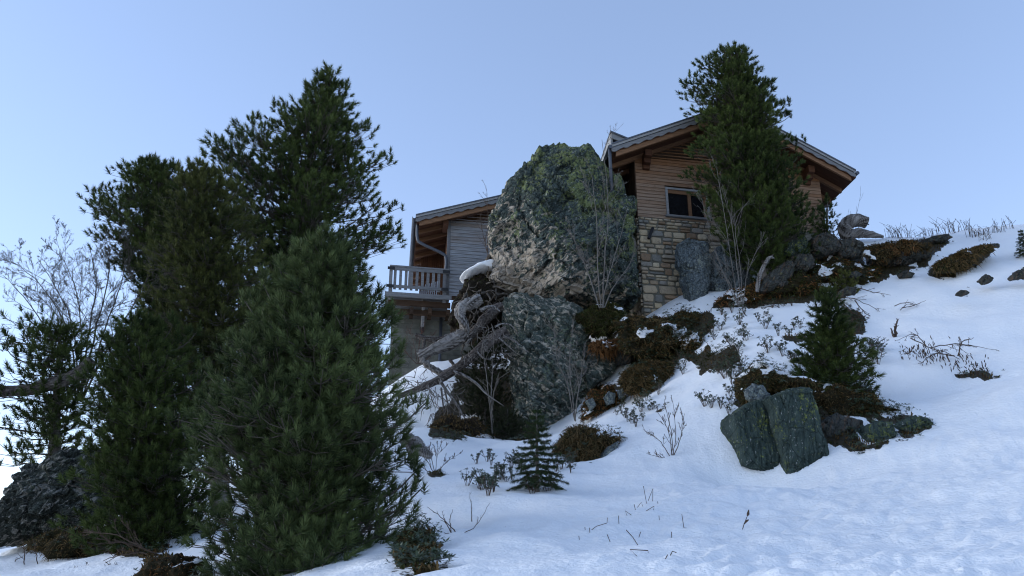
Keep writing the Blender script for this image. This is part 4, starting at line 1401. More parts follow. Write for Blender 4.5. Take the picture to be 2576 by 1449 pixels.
def build_chalet_left():
    fr = Frame(P(1126, 722, 29.0), R(12), R(8.5))
    root = thing("balcony_chalet", "weathered grey timber chalet with a railed balcony over a block wall, left of the boulder", "chalet", fr.w(1, 2, -4))
    v0 = -.7
    lu, lw = fr.pix(1046, 540, v0); mu, mw = fr.pix(1251, 493, v0)
    k = (mw - lw) / (mu - lu)
    ru = lu + 7.0
    line = [(lu, lw), (ru, lw + k * (ru - lu)), (ru + 4.5, lw + k * (ru - lu - 4.5))]
    v1 = 7.5
    roof = roof_parts(fr, root, line, v0, v1)
    for px in (1075, 1187):
        u = fr.pix(px, 530, 0)[0]
        g = MB(); g.tube([fr.w(u, .4, lineh(line, u)), fr.w(u, .4, lineh(line, u) + .12)], .035, 6); g.build("roof_vent", M['iron'], roof)
    siding(fr, "siding", 'greysiding', root, 0.06, 9.0, -.35, line, 0, .15)
    wc = MB(); fr.box(wc, .05, 9, .04, .12, -.5, 2.3); fr.box(wc, 8.6, 9, .12, 7, -4, 2.3); wc.build("wall_core", M['darkwood'], root)
    cp_ = MB(); fr.box(cp_, -.07, .055, -.04, .1, -.4, lineh(line, 0) - .32, tone()); cp_.build("corner_post", M['greywood'], root)
    sd = MB()
    for i in range(36):
        va = .12 + i * .2
        fr.box(sd, .0 - random.uniform(0, .01), .05, va, va + .19, -.3, lineh(line, 0) - .33, tone())
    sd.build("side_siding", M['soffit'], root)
    # back screen of the covered balcony
    bs = MB()
    for i in range(12):
        ua = lu + .35 + i * (0 - lu - .35) / 12
        fr.box(bs, ua, ua + (0 - lu - .35) / 12 - .01, 3.4, 3.45, -.3, lineh(line, ua) - .35, tone())
    bs.build("porch_wall", M['soffit'], root)
    for u in (-.16, ru - 1.2):
        pb = MB(); t = lineh(line, u) - .42
        fr.box(pb, u - .1, u + .1, v0 + .25,   .05 if u > 0 else .4, t - .22, t, tone()); pb.build("purlin", M['soffit'], root)
    # gutter, downpipe
    g = MB(); gu, gw = lu - .06, lw - .10
    for i in range(10):
        t0, t1 = math.pi * i / 10, math.pi * (i + 1) / 10
        a = [(gu + .08 * math.cos(q), gw - .08 * math.sin(q)) for q in (t0, t1)]
        b = [(gu + .072 * math.cos(q), gw - .072 * math.sin(q)) for q in (t0, t1)]
        g.hexa([fr.w(a[0][0], v0 - .05, a[0][1]), fr.w(a[1][0], v0 - .05, a[1][1]), fr.w(a[1][0], v1, a[1][1]), fr.w(a[0][0], v1, a[0][1]),
                fr.w(b[0][0], v0 - .05, b[0][1]), fr.w(b[1][0], v0 - .05, b[1][1]), fr.w(b[1][0], v1, b[1][1]), fr.w(b[0][0], v1, b[0][1])])
    g.build("gutter", M['gutter'], root)
    dp = MB()
    pp = [fr.pix(x, y, -.3) for x, y in ((1050, 562), (1050, 596), (1060, 610), (1112, 634), (1123, 648), (1121, 690), (1118, 735))]
    dp.tube(spline([fr.w(u, -.3 + .04 * i, w_) for i, (u, w_) in enumerate(pp)], 30), .06, 10)
    dp.build("downpipe", M['gutter'], root, True)
    # balcony
    vb = -.22
    bl, bt = fr.pix(981, 668, vb); br, _ = fr.pix(1130, 680, vb)
    dk = fr.pix(981, 735, vb)[1]
    top = fr.pix(1056, 674, vb)[1]
    low = fr.pix(1056, 722, vb)[1]
    bal = MB()
    fr.box(bal, bl - .1, br + .05, vb - .05, 3.3, dk - .10, dk - .04, tone())
    fr.box(bal, bl - .12, br + .12, vb - .08, vb - .052, dk - .17, dk + .0, tone())
    fr.box(bal, bl - .14, bl - .105, vb - .05, 3.3, dk - .2, dk + .02, tone())
    bo = bal.build("balcony", M['greywood'], root)
    rl = MB()
    fr.box(rl, bl, br, vb - .05, vb + .06, top - .03, top + .03, tone()); fr.box(rl, bl, br, vb - .03, vb + .0, top - .17, top - .035, tone())
    fr.box(rl, bl, br, vb - .03, vb + .0, low - .10, low + .02, tone())
    fr.box(rl, bl - .0, bl + .10, vb + .065, 3.2, top - .03, top + .03, tone()); fr.box(rl, bl, bl + .03, vb + .065, 3.2, low - .1, low + .02, tone())
    rl.build("rail", M['greywood'], bo)
    for i in range(10):
        u = bl + .22 + i * (br - bl - .30) / 9.5
        b = MB(); fr.box(b, u - .055, u + .055, vb + .002, vb + .028, low - .16, top - .04, tone()); b.build("baluster", M['greywood'], bo)
    for i in range(9):
        v = vb + .5 + i * .3
        b = MB(); fr.box(b, bl + .032, bl + .055, v - .05, v + .05, low - .16, top - .04, tone()); b.build("baluster", M['greywood'], bo)
    for u in (bl + .055, br - .16):
        b = MB(); fr.box(b, u - .065, u + .065, vb + .03, vb + .16, dk - .25, top - .035, tone()); b.build("rail_post", M['greywood'], bo)
    ir = MB()
    for (u, w_) in ((br - .10, top - .1), (br - .14, low - .04), (bl + .07, top - .1), (bl + .05, low - .04)):
        fr.box(ir, u - .15, u + .13, vb - .055, vb - .034, w_ - .055, w_ + .055)
    ir.build("strap", M['iron'], bo)
    jo = MB()
    for z, v in ((dk - .20, 0.0), (dk - .46, .35)):
        fr.box(jo, bl, br + .1, v, v + .16, z - .20, z, tone())
    for i in range(4):
        u = bl + .2 + i * .72
        fr.box(jo, u - .07, u + .07, .0, 3, dk - .66, dk - .48, tone())
    jo.build("joist", M['darkwood'], bo)
    su, sw = fr.pix(1066, 752, .3); su2, sw2 = fr.pix(1061, 826, .9)
    st = MB(); st.tube([fr.w(su, .1, sw), fr.w(su, .82, sw2)], .075, 4); sto = st.build("strut", M['greywood'], bo)
    sf = MB(); sf.tube([fr.w(su, .80, sw2 + .04), fr.w(su, .9, sw2 - .16)], .085, 6); sf.build("strut_shoe", M['iron'], sto)
    # block wall under the balcony
    bw = MB()
    a = fr.pix(985, 800, .95)[0]; b = fr.pix(1112, 800, .95)[0]
    z = dk - .68; row = 0
    while z > dk - 5.5:
        u = a - (.25 if row % 2 else 0)
        while u < b + 3:
            p, q = max(u, a), min(u + .5, b + 3)
            if q - p > .06: fr.box(bw, p + .006, q - .006, .95 - random.uniform(0, .012), 1.2, z - .193, z - .007, tone(.35, 1.))
            u += .5
        z -= .2; row += 1
    bwo = bw.build("block_wall", M['block'], root)
    mo = MB(); fr.box(mo, a + .01, b + 2.9, .962, 5, dk - 5.5, dk - .7, (.5, .5, .5)); mo.build("mortar", M['block'], bwo)
    pz = MB(); u = fr.pix(1110, 790, .8)[0]
    pz.tube([fr.w(u, .82, dk - .6), fr.w(u - .02, .82, dk - 5)], .07, 8); pz.build("drainpipe", M['gutter'], root, True)
    return fr


build_chalet_right()
build_chalet_left()

# ------------------------------------------------------------------ boulders and outcrops
BIG = [(1235, 695), (1228, 648), (1230, 590), (1236, 539), (1253, 489), (1274, 463), (1293, 450), (1307, 428), (1343, 395), (1361, 368), (1385, 362), (1419, 357), (1434, 374), (1455, 378), (1481, 367), (1496, 384),
       (1524, 404), (1542, 442), (1567, 471), (1585, 521), (1592, 580), (1594, 630), (1594, 695), (1596, 753), (1560, 772), (1500, 772), (1434, 753), (1365, 740), (1282, 729), (1252, 715)]
rock("boulder", "huge house-sized boulder with cream and yellow-green lichen between the two chalets", BIG, 23.7, 2.2, 'boulder', "boulder",
     back=6.0, fsm=.6, n=3.4, nt=300, npsi=150, amp=.028, facet=.06, strata_amp=.05, seed=3, fscale=1.5, sdir=(.5, .1, .85), lean=.16, fold=((1320, 470), (1440, 745), .55))
LOW = [(1275, 748), (1350, 757), (1430, 766), (1462, 790), (1474, 840), (1484, 900), (1492, 960), (1480, 1010), (1450, 1060), (1400, 1090), (1330, 1110), (1300, 1090), (1288, 1000), (1284, 900), (1268, 830), (1264, 780)]
rock("boulder", "dark green rock face streaked with cream lichen, underneath the huge boulder", LOW, 23.3, 3.0, 'veined', "boulder",
     n=3.4, nt=240, npsi=120, amp=.04, facet=.075, strata_amp=.045, seed=8, fscale=1.6, sdir=(-.5, .1, .8), lean=.14)
rock("boulder", "pale grey lichened boulder leaning against the stone wall of the chalet", [(1702, 612), (1740, 603), (1778, 612), (1786, 650), (1780, 720), (1772, 765), (1728, 770), (1712, 700), (1700, 650)], 23.3, .9, 'grey', "boulder", n=3.4, seed=14, fscale=1.2, amp=.04, lean=.1)
rock("boulder", "dark grey boulder in the shade right of the pale boulder", [(1786, 640), (1830, 610), (1880, 640), (1890, 720), (1860, 765), (1800, 770), (1775, 720)], 23.6, 1.2, 'grey', "boulder", n=2.8, seed=17)
rock("rock_slab", "pointed upright dark slab with yellow lichen edge beneath the tall pine", [(1966, 640), (1985, 600), (2006, 573), (2020, 590), (2032, 635), (2020, 648), (1980, 650)], 22.3, .45, 'slate', "rock", n=4, seed=21, amp=.03)
for i, (ol, lb) in enumerate([
    ([(1920, 700), (1950, 672), (1985, 655), (2000, 668), (1990, 700), (1960, 730), (1925, 740), (1900, 742)], "angular dark blue-grey rock below the pointed slab"),
    ([(1985, 650), (2010, 638), (2040, 645), (2045, 672), (2020, 690), (1995, 685)], "rounded dark rock just right of the pointed slab"),
    ([(1945, 700), (1975, 690), (2000, 700), (1995, 725), (1960, 742), (1935, 740)], "split dark rock at the bottom of the rubble under the pine"),
    ([(2040, 600), (2080, 585), (2105, 600), (2110, 632), (2070, 645), (2042, 640)], "dark jagged rock under the pine at the ridge edge"),
    ([(2095, 610), (2140, 600), (2170, 615), (2160, 650), (2110, 655)], "dark jagged rock in the bank below the curved log"),
    ([(1955, 655), (1975, 645), (1990, 655), (1980, 672), (1958, 672)], "small yellowish stone left of the rounded dark rock")]):
    rock("rock", lb, ol, 21.9 + .15 * i, .6, 'darkrock' if i != 5 else 'greenrock', "rock", "rubble under the tall pine", n=3.2, nt=90, npsi=36, facet=.11, seed=30 + i, lean=.2)
# ridge bank
rock("outcrop", "broad band of jagged dark rock breaking through the snow on the ridge", [(2180, 640), (2230, 622), (2290, 618), (2340, 622), (2350, 640), (2330, 662), (2280, 682), (2240, 690), (2200, 680), (2170, 668)], 22.6, 1.1, 'darkrock', "outcrop", n=3, facet=.13, seed=41, lean=.35, fscale=1.8, shrink=.82)
rock("outcrop", "narrow dark rock ledge with snow above it near the ridge top", [(2310, 610), (2345, 596), (2385, 592), (2390, 602), (2360, 614), (2320, 622)], 23.6, .6, 'darkrock', "outcrop", n=3, facet=.12, seed=43, lean=.3)
rock("outcrop", "dark rock and turf outcrop farthest right on the snowy ridge", [(2330, 690), (2350, 668), (2400, 650), (2450, 625), (2500, 612), (2515, 630), (2475, 645), (2450, 675), (2410, 695), (2370, 700)], 21.2, .9, 'darkrock', "outcrop", n=3, facet=.13, seed=45, lean=.35, fscale=1.8, shrink=.86)
for i, (ol, lb, D) in enumerate([
    ([(2462, 705), (2478, 690), (2498, 700), (2490, 712), (2470, 718)], "small dark rock on the snow near the right edge", 19.3),
    ([(2535, 700), (2560, 680), (2600, 672), (2600, 690), (2560, 702), (2540, 708)], "brown turf edge at the right border of the photo", 19.0),
    ([(2108, 735), (2130, 722), (2155, 724), (2150, 742), (2115, 748)], "bluish flat rock at the foot of the bank", 20.6),
    ([(2118, 690), (2150, 682), (2170, 690), (2155, 700), (2125, 702)], "light flat slab in the heath of the bank", 21.4),
    ([(2260, 690), (2275, 680), (2300, 690), (2290, 700), (2265, 700)], "dark loose stone just below the jagged band", 21.4),
    ([(2405, 740), (2412, 732), (2430, 733), (2436, 740), (2420, 745)], "small brown stone half buried in snow", 18.6),
    ([(1183, 1384), (1186, 1378), (1192, 1378), (1195, 1385), (1188, 1388)], "tiny brown stone lying on the lower snow", 7.6)]):
    rock("stone", lb, ol, D, .3 if i < 6 else .05, 'darkrock', "stone", n=3, nt=60, npsi=24, facet=.12, seed=50 + i, lean=.3)
# split slate block in the foreground
SL = [(1908, 1005), (1925, 998), (1955, 985), (1990, 980), (2020, 985), (2035, 1020), (2050, 1090), (2060, 1160), (2040, 1195), (1985, 1206), (1950, 1210), (1946, 1160), (1930, 1090), (1925, 1040)]
rock("slate_block", "tall right half of the split dark slate block with yellow lichen", SL, 13.3, 1.1, 'slate', "boulder", n=10, nt=200, npsi=80, amp=.015, facet=.045, strata_amp=.03, seed=61, sdir=(.95, 0, .15), lean=.12, shrink=.95)
SLL = [(1830, 1045), (1870, 1015), (1900, 1000), (1917, 1040), (1924, 1090), (1940, 1160), (1946, 1206), (1900, 1200), (1850, 1180), (1840, 1120), (1826, 1075)]
rock("slate_block", "low left half of the split dark slate block beside a melt hollow", SLL, 13.6, 1.0, 'slate', "boulder", n=10, nt=200, npsi=80, amp=.015, facet=.045, strata_amp=.03, seed=64, sdir=(.95, 0, .15), lean=.18, shrink=.95)
rock("stone", "white quartz-like stone wedged under turf above the slate block", [(1872, 985), (1890, 968), (1915, 972), (1938, 995), (1925, 1012), (1900, 1018), (1880, 1005)], 13.4, .3, 'grey', "stone", n=3, nt=80, npsi=30, seed=66)
rock("rock", "dark slate rock under heath to the right of the split block", [(2170, 1075), (2200, 1060), (2235, 1065), (2240, 1100), (2215, 1130), (2180, 1132), (2165, 1105)], 13.0, .6, 'slate', "rock", n=4, nt=90, npsi=36, seed=68, lean=.2)
rock("rock", "blocky dark rock at the far right of the heath by the split block", [(2245, 1070), (2290, 1048), (2325, 1052), (2338, 1075), (2310, 1095), (2260, 1105)], 13.2, .5, 'slate', "rock", n=4, nt=90, npsi=36, seed=70, lean=.2)
rock("rock", "rusty dark rock behind the right flank of the split block", [(2045, 1070), (2100, 1040), (2160, 1060), (2170, 1110), (2120, 1130), (2090, 1165), (2055, 1165)], 13.5, .7, 'darkrock', "rock", n=3, nt=90, npsi=36, seed=72, lean=.2)
rock("rock", "grey lichened rock under the grassy tussock beside the little spruce", [(1500, 1155), (1525, 1125), (1555, 1110), (1552, 1140), (1530, 1170), (1505, 1185)], 15.3, .5, 'grey', "rock", n=3, nt=90, npsi=36, seed=74)
# ledges right of the veined face
rock("ledge", "stepped blue-grey schist ledge right of the veined rock face", [(1470, 880), (1500, 870), (1540, 880), (1560, 910), (1540, 940), (1505, 965), (1480, 990), (1465, 940)], 22.4, 1.0, 'veined', "rock", n=3, nt=110, npsi=44, seed=76, lean=.3, facet=.1)
rock("ledge", "dark schist ledge below the heath bank under the chalet", [(1540, 870), (1570, 840), (1600, 865), (1605, 900), (1580, 920), (1550, 915)], 22.0, .8, 'darkrock', "rock", n=3, nt=90, npsi=36, seed=78, lean=.3)
for i, ol in enumerate([[(1518, 1000), (1530, 985), (1548, 990), (1545, 1015), (1525, 1020)], [(1472, 1010), (1490, 1000), (1500, 1020), (1485, 1035)], [(1552, 985), (1570, 975), (1572, 1000), (1556, 1005)]]):
    rock("stone", ["grey round stone in rusty grass, middle one beneath the ledge", "grey round stone in rusty grass nearest the veined face", "small grey stone in rusty grass nearest the heath bank"][i], ol, 19.9, .35, 'grey', "stone", n=2.6, nt=60, npsi=24, seed=80 + i)
# left rock under the broken pine, lichen rock at the bottom
rock("boulder", "steep dark rock with whitish streaks at the lower left, under the broken pine", [(10, 1362), (30, 1320), (60, 1250), (85, 1190), (140, 1145), (190, 1120), (250, 1130), (300, 1200), (290, 1290), (230, 1330), (150, 1330), (80, 1345), (40, 1380)], 14.6, 2.2, 'leftrock', "boulder", n=2.4, nt=200, npsi=80, amp=.05, facet=.11, strata_amp=.04, seed=90, lean=.45, fscale=1.5)
rock("rock", "small yellow-green lichened rock at the bottom edge beside the nearest pine", [(1005, 1460), (1000, 1390), (1030, 1362), (1070, 1372), (1098, 1400), (1112, 1450), (1080, 1480), (1030, 1480)], 7.6, .5, 'greenrock', "rock", n=3, nt=110, npsi=44, seed=92, lean=.1)

# ------------------------------------------------------------------ heath, turf, tussocks
mound("heath_mound", "large brown heath bank sloping below the stone wall", [(1545, 815), (1590, 785), (1650, 778), (1720, 775), (1765, 785), (1790, 800), (1770, 860), (1778, 890), (1750, 905), (1700, 880), (1660, 920), (1600, 910), (1560, 870)], 21.4, 1.2,
      grass=[('grass', 5200, .10, .24), ('moss', 3600, .08, .18)], leaves=(700, .075), seed=101, lean=.75, group="heath patches on the slope")
mound("heath_mound", "brown grassy heath lump hanging below the large heath bank", [(1562, 960), (1590, 925), (1640, 905), (1690, 912), (1692, 935), (1660, 965), (1620, 990), (1575, 998)], 19.6, .9,
      grass=[('grass', 3600, .12, .28), ('moss', 1800, .08, .18)], leaves=(160, .07), seed=104, lean=.5, group="heath patches on the slope")
mound("heath_mound", "small wedge of heath with alpenrose in the snow right of the heath bank", [(1758, 940), (1790, 900), (1822, 872), (1855, 890), (1862, 910), (1820, 925), (1780, 950)], 18.6, .6,
      grass=[('grass', 1300, .10, .22), ('moss', 900, .07, .15)], leaves=(150, .075), seed=107, lean=.5, group="heath patches on the slope")
mound("heath_mound", "right strip of brown heath bank reaching down from the wall", [(1700, 860), (1740, 830), (1775, 850), (1782, 890), (1760, 918), (1730, 905)], 20.4, .8,
      grass=[('grass', 1800, .12, .26), ('moss', 900, .08, .18)], leaves=(160, .07), seed=109, lean=.5, group="heath patches on the slope")
mound("turf_overhang", "overhanging dark turf above the split slate block", [(1848, 1000), (1852, 955), (1880, 925), (1912, 910), (1940, 930), (1985, 945), (2030, 950), (2060, 965), (2040, 985), (1990, 985), (1945, 985), (1900, 990), (1880, 1015), (1860, 1025)], 13.9, .9,
      grass=[('grass', 2600, .05, .14), ('moss', 2600, .04, .10)], leaves=(260, .05), seed=112, lean=.3, cat="turf")
mound("heath_mound", "dark heath slope beneath the small pine, right of the split block", [(2030, 990), (2060, 960), (2120, 955), (2170, 975), (2190, 1010), (2170, 1040), (2200, 1060), (2280, 1045), (2330, 1060), (2250, 1080), (2160, 1100), (2110, 1110), (2070, 1075), (2045, 1030)], 14.3, 1.0,
      grass=[('grass', 4200, .06, .16), ('moss', 3000, .05, .12)], leaves=(800, .055), seed=115, lean=.6, group="heath patches on the slope")
mound("grass_tussock", "brown grassy tussock hanging over a hollow beside the little spruce", [(1392, 1134), (1412, 1112), (1428, 1084), (1456, 1070), (1474, 1082), (1502, 1096), (1540, 1086), (1562, 1096), (1548, 1124), (1512, 1134), (1500, 1166), (1474, 1184), (1446, 1160)], 15.6, .9, fscale=1.6,
      grass=[('grass', 3200, .16, .42), ('moss', 1200, .08, .22)], leaves=(120, .055), seed=118, lean=.4, cat="tussock", droop=1.2)
mound("heath_mound", "dark shaded heath between the big boulder and the stone wall", [(1450, 800), (1490, 770), (1540, 755), (1570, 775), (1560, 810), (1530, 850), (1490, 855), (1465, 830)], 22.3, 1.0,
      grass=[('moss', 3600, .12, .26), ('grass', 900, .10, .2)], seed=121, lean=.5, group="heath patches on the slope")
mound("grass_tussock", "rusty grass fringe on the ledge beside the veined rock face", [(1478, 875), (1500, 860), (1545, 860), (1565, 850), (1580, 870), (1540, 885), (1500, 890)], 21.7, .5,
      grass=[('orangegrass', 1500, .14, .34)], seed=124, lean=.3, cat="tussock", droop=1.3)
mound("grass_tussock", "rusty grass around the round stones below the schist ledge", [(1455, 1030), (1490, 985), (1530, 965), (1575, 985), (1580, 1000), (1540, 1020), (1500, 1040), (1465, 1060)], 20.3, .6,
      grass=[('orangegrass', 1500, .08, .2), ('moss', 900, .08, .16)], seed=127, lean=.5, cat="tussock")
mound("heath_mound", "rust and olive heath bank on the ridge below the curved log", [(1905, 735), (1960, 690), (2040, 650), (2110, 640), (2180, 650), (2230, 680), (2200, 705), (2140, 730), (2080, 750), (1990, 755), (1930, 765)], 22.3, 1.1,
      grass=[('moss', 3600, .10, .24), ('orangegrass', 3600, .10, .26)], leaves=(300, .065), seed=130, lean=.7, group="heath patches on the slope")
mound("heath_mound", "rusty heath at the foot of the slim multi-stemmed tree", [(1790, 765), (1830, 735), (1880, 715), (1920, 700), (1930, 730), (1890, 760), (1840, 775)], 22.0, .6,
      grass=[('orangegrass', 1300, .10, .24), ('moss', 1000, .08, .18)], seed=133, lean=.5, group="heath patches on the slope")
mound("heath_mound", "brown turf cap on the outcrop farthest right", [(2335, 688), (2355, 664), (2400, 643), (2460, 618), (2508, 608), (2500, 626), (2450, 650), (2420, 676), (2370, 690)], 20.9, .5,
      grass=[('grass', 2600, .10, .26), ('moss', 900, .08, .2)], seed=136, lean=.5, group="heath patches on the slope")
mound("heath_mound", "brown turf on top of the jagged dark band of the ridge", [(2165, 640), (2180, 622), (2220, 608), (2290, 604), (2345, 612), (2335, 630), (2280, 640), (2230, 655), (2190, 668)], 22.2, .6,
      grass=[('grass', 2200, .10, .26), ('orangegrass', 1600, .08, .24)], seed=139, lean=.5, group="heath patches on the slope")
mound("heath_mound", "dark leafy heath on the lichened rock at the bottom edge", [(1000, 1400), (1005, 1350), (1040, 1332), (1080, 1340), (1092, 1370), (1060, 1385), (1030, 1380)], 7.7, .5,
      grass=[('grass', 900, .04, .10), ('moss', 700, .03, .08)], leaves=(160, .04), seed=142, group="heath patches on the slope")
mound("heath_mound", "brown earth and heath below the streaked rock at lower left", [(60, 1370), (140, 1330), (220, 1320), (330, 1330), (400, 1370), (330, 1400), (230, 1410), (130, 1400)], 12.6, .8,
      grass=[('grass', 1800, .06, .16), ('moss', 900, .05, .12)], leaves=(60, .05), seed=145, lean=.5, group="heath patches on the slope")
mound("earth_bank", "reddish brown bank of earth and litter under the fallen trunks", [(1068, 1092), (1090, 1066), (1120, 1048), (1160, 1056), (1200, 1050), (1215, 1088), (1150, 1106)], 21.0, .8,
      grass=[('grass', 1500, .08, .2)], mat='rootsoil', seed=148, lean=.4, cat="earth bank")
mound("earth_bank", "ochre leaf litter bank at the bottom edge left of the nearest pine", [(345, 1460), (380, 1415), (440, 1400), (500, 1410), (520, 1460), (440, 1490)], 8.9, .6,
      grass=[('orangegrass', 700, .03, .09)], mat='heath', seed=151, cat="earth bank")

# root plate of the fallen tree
mound("root_plate", "upturned root plate of dark earth and roots under a cushion of snow", [(1135, 800), (1150, 730), (1165, 700), (1210, 690), (1245, 705), (1280, 745), (1270, 800), (1250, 850), (1200, 870), (1150, 850)], 24.3, 1.5,
      grass=[('moss', 900, .08, .18)], mat='rootsoil', seed=154, amp=.2, cat="root plate")
rock("snow_cushion", "thick white snow cushion lying on the root plate against the big boulder", [(1154, 703), (1170, 693), (1190, 681), (1215, 671), (1240, 662), (1252, 664), (1256, 690), (1230, 689), (1200, 696), (1176, 705)], 24.5, 1.6, 'snow', "snow cushion", n=2.2, nt=110, npsi=50, amp=.07, facet=.0, strata_amp=0, seed=157)
bpy.data.objects["snow_cushion"].data.polygons.foreach_set("use_smooth", np.ones(len(bpy.data.objects["snow_cushion"].data.polygons), dtype=bool))


def gnarl(pts_px, D, rads, n=10, m=60, amp=.25, seed=0, dd=None, twist=5):
    """knotty trunk surface along a path"""
    pts = [P(x, y, D + (dd[i] if dd else 0)) for i, (x, y) in enumerate(pts_px)]
    c = spline(np.array(pts), m)
    r = np.interp(np.linspace(0, 1, m), np.linspace(0, 1, len(rads)), rads)
    V, F = tube_arrays(c, r, n)
    V = np.array(V); ctr = np.repeat(c, n, 0); dv = V - ctr
    k = np.arange(len(V)); a = (k % n) / n * 2 * np.pi; l = (k // n) / m
    q = np.stack([np.cos(a + l * twist) * 1.3, np.sin(a + l * twist) * 1.3, l * m * .06], 1)
    s = 1 + amp * fbm(q * 1.6, 3, seed) + amp * .6 * vnoise(np.stack([np.cos(a + l * twist) * 4, np.sin(a + l * twist) * 4, l * m * .02], 1), seed + 3)
    fib = vnoise(np.stack([np.cos(a + l * twist) * 7, np.sin(a + l * twist) * 7, l * m * .05], 1), seed + 7) + .5 * vnoise(np.stack([np.cos(a + l * twist) * 15, np.sin(a + l * twist) * 15, l * m * .09], 1), seed + 8)
    s = s + .07 * fib
    return ctr + dv * s[:, None], F, np.clip(.5 + .75 * fib, 0, 1)


def log_thing(name, label, cat, D, path, rads, mat, branches=(), seed=0, amp=.22, dd=None, n=30, m=90, group=None, pname="trunk"):
    V, F, T = gnarl(path, D, rads, n, m, amp, seed, dd)
    root = thing(name, label, cat, V.mean(0), group)
    part(pname, V, F, M[mat], root, True, T)
    for i, (bp, br, bm) in enumerate(branches):
        v, f, t_ = gnarl(bp, D - .15, br, 10, 30, amp * .7, seed + i + 1)
        part("branch", v, f, M[bm], root, True, t_)
    return root


log_thing("dead_tree", "bleached S-curved dead trunk, barkless and silvery, below the balcony", "dead tree", 22.6,
          [(1052, 896), (1093, 877), (1129, 862), (1158, 848), (1170, 830), (1166, 808), (1156, 792), (1163, 776), (1176, 766), (1192, 760), (1212, 752)],
          [.13, .15, .165, .165, .15, .13, .145, .155, .15, .14, .15], 'deadwood',
          [([(1208, 782), (1228, 772), (1246, 774), (1258, 784)], [.06, .05, .04, .02], 'deadwood'),
           ([(1060, 905), (1085, 925), (1112, 938), (1135, 928)], [.10, .09, .09, .06], 'deadwood')], seed=201, amp=.42)
log_thing("dead_tree", "long dark fallen trunk slanting down left from the veined rock face", "dead tree", 22.0,
          [(1275, 832), (1245, 850), (1215, 872), (1180, 902), (1150, 925), (1109, 952), (1060, 975), (1000, 998)],
          [.17, .165, .155, .14, .125, .11, .09, .07], 'deadbark',
          [([(1140, 935), (1170, 946), (1200, 966), (1225, 992), (1268, 1022)], [.05, .045, .035, .025, .012], 'deadwood'),
           ([(1105, 955), (1125, 985), (1150, 1020), (1180, 1070)], [.05, .04, .03, .012], 'deadwood'),
           ([(1155, 1018), (1158, 1060), (1162, 1110)], [.02, .018, .008], 'deadwood'),
           ([(1120, 985), (1128, 1020), (1140, 1060)], [.025, .02, .008], 'deadbark'),
           ([(1110, 975), (1118, 1040), (1128, 1062)], [.025, .02, .008], 'deadbark'),
           ([(1075, 968), (1085, 990), (1100, 1000)], [.03, .02, .008], 'deadwood'),
           ([(1040, 985), (1020, 1000), (1012, 1030)], [.03, .02, .008], 'deadwood'),
           ([(1268, 845), (1295, 858), (1318, 880), (1330, 885)], [.04, .03, .02, .008], 'deadwood'),
           ([(1255, 850), (1280, 872), (1300, 890)], [.03, .02, .008], 'deadwood'),
           ([(1200, 885), (1215, 900), (1232, 905)], [.03, .02, .008], 'deadwood'),
           ([(1245, 822), (1262, 815), (1285, 818), (1300, 838)], [.03, .025, .02, .008], 'deadwood')], seed=205, amp=.14)
log_thing("dead_tree", "short thick dark trunk stub tangled in roots behind the silvery trunk", "dead tree", 22.9,
          [(1275, 785), (1262, 772), (1240, 785), (1215, 810), (1190, 838), (1170, 860)], [.12, .14, .155, .15, .135, .11], 'deadbark', seed=209, amp=.2)
log_thing("dead_tree", "splintered brown trunk half lying across the block wall", "dead tree", 23.4,
          [(1045, 842), (1065, 850), (1095, 856), (1125, 850), (1152, 838), (1165, 825)], [.05, .075, .09, .10, .09, .06], 'deadbark',
          [([(1068, 852), (1066, 870), (1066, 888)], [.05, .05, .04], 'deadbark'), ([(1092, 858), (1100, 875), (1108, 880)], [.05, .04, .02], 'deadbark'), ([(1132, 905), (1150, 928), (1175, 948)], [.05, .05, .04], 'deadbark')], seed=213, amp=.4)
# loose roots around the plate
rg = np.random.default_rng(77)
rt = []
for k in range(46):
    x, y = rg.uniform(1140, 1262), rg.uniform(712, 860)
    p = [(x, y)]
    a = rg.uniform(0, 6.28)
    for j in range(4):
        a += rg.normal(0, .7); p.append((p[-1][0] + 12 * math.cos(a), p[-1][1] + 9 * math.sin(a) + 1.5))
    rt.append((spline(np.array([P(q[0], q[1], 23.35 + rg.normal(0, .15) - .05 * i) for i, q in enumerate(p)]), 12), np.linspace(rg.uniform(.02, .055), .008, 12)))
v, f = batch_tubes(rt, 6)
part("roots", v, f, M['root'], bpy.data.objects["root_plate"], True)
tw = []
rgt = np.random.default_rng(88)
for (x0, x1, y0, y1, n_, dn, ln) in ((1165, 1300, 815, 905, 70, .1, 26), (1050, 1170, 950, 1010, 40, .9, 34), (1070, 1160, 985, 1060, 26, 1.0, 40), (1010, 1090, 900, 1000, 40, .3, 30)):
    for k in range(n_):
        x, y = rgt.uniform(x0, x1), rgt.uniform(y0, y1); a = rgt.uniform(0, 6.28) * (1 - dn) + dn * 1.57 + rgt.normal(0, .5); p = [(x, y)]
        for q in range(3):
            a += rgt.normal(0, .45); p.append((p[-1][0] + ln / 3 * math.cos(a), p[-1][1] + ln / 3 * math.sin(a)))
        d0 = 21.75 + rgt.normal(0, .2)
        tw.append((spline(np.array([P(q[0], q[1], d0 + rgt.normal(0, .05)) for q in p]), 8), np.linspace(rgt.uniform(.008, .018), .003, 8)))
v, f = batch_tubes(tw, 4)
part("twigs", v, f, M['birch'], bpy.data.objects["dead_tree.001"], True)
log_thing("stump_root", "splintered grey root stump sticking out of the snow by the nearest pine", "stump", 13.4,
          [(1010, 1120), (1030, 1105), (1055, 1128), (1085, 1150)], [.05, .09, .10, .05], 'deadwood', [([(1030, 1108), (1030, 1130), (1040, 1150)], [.06, .06, .04], 'deadbark')], seed=217, amp=.5)
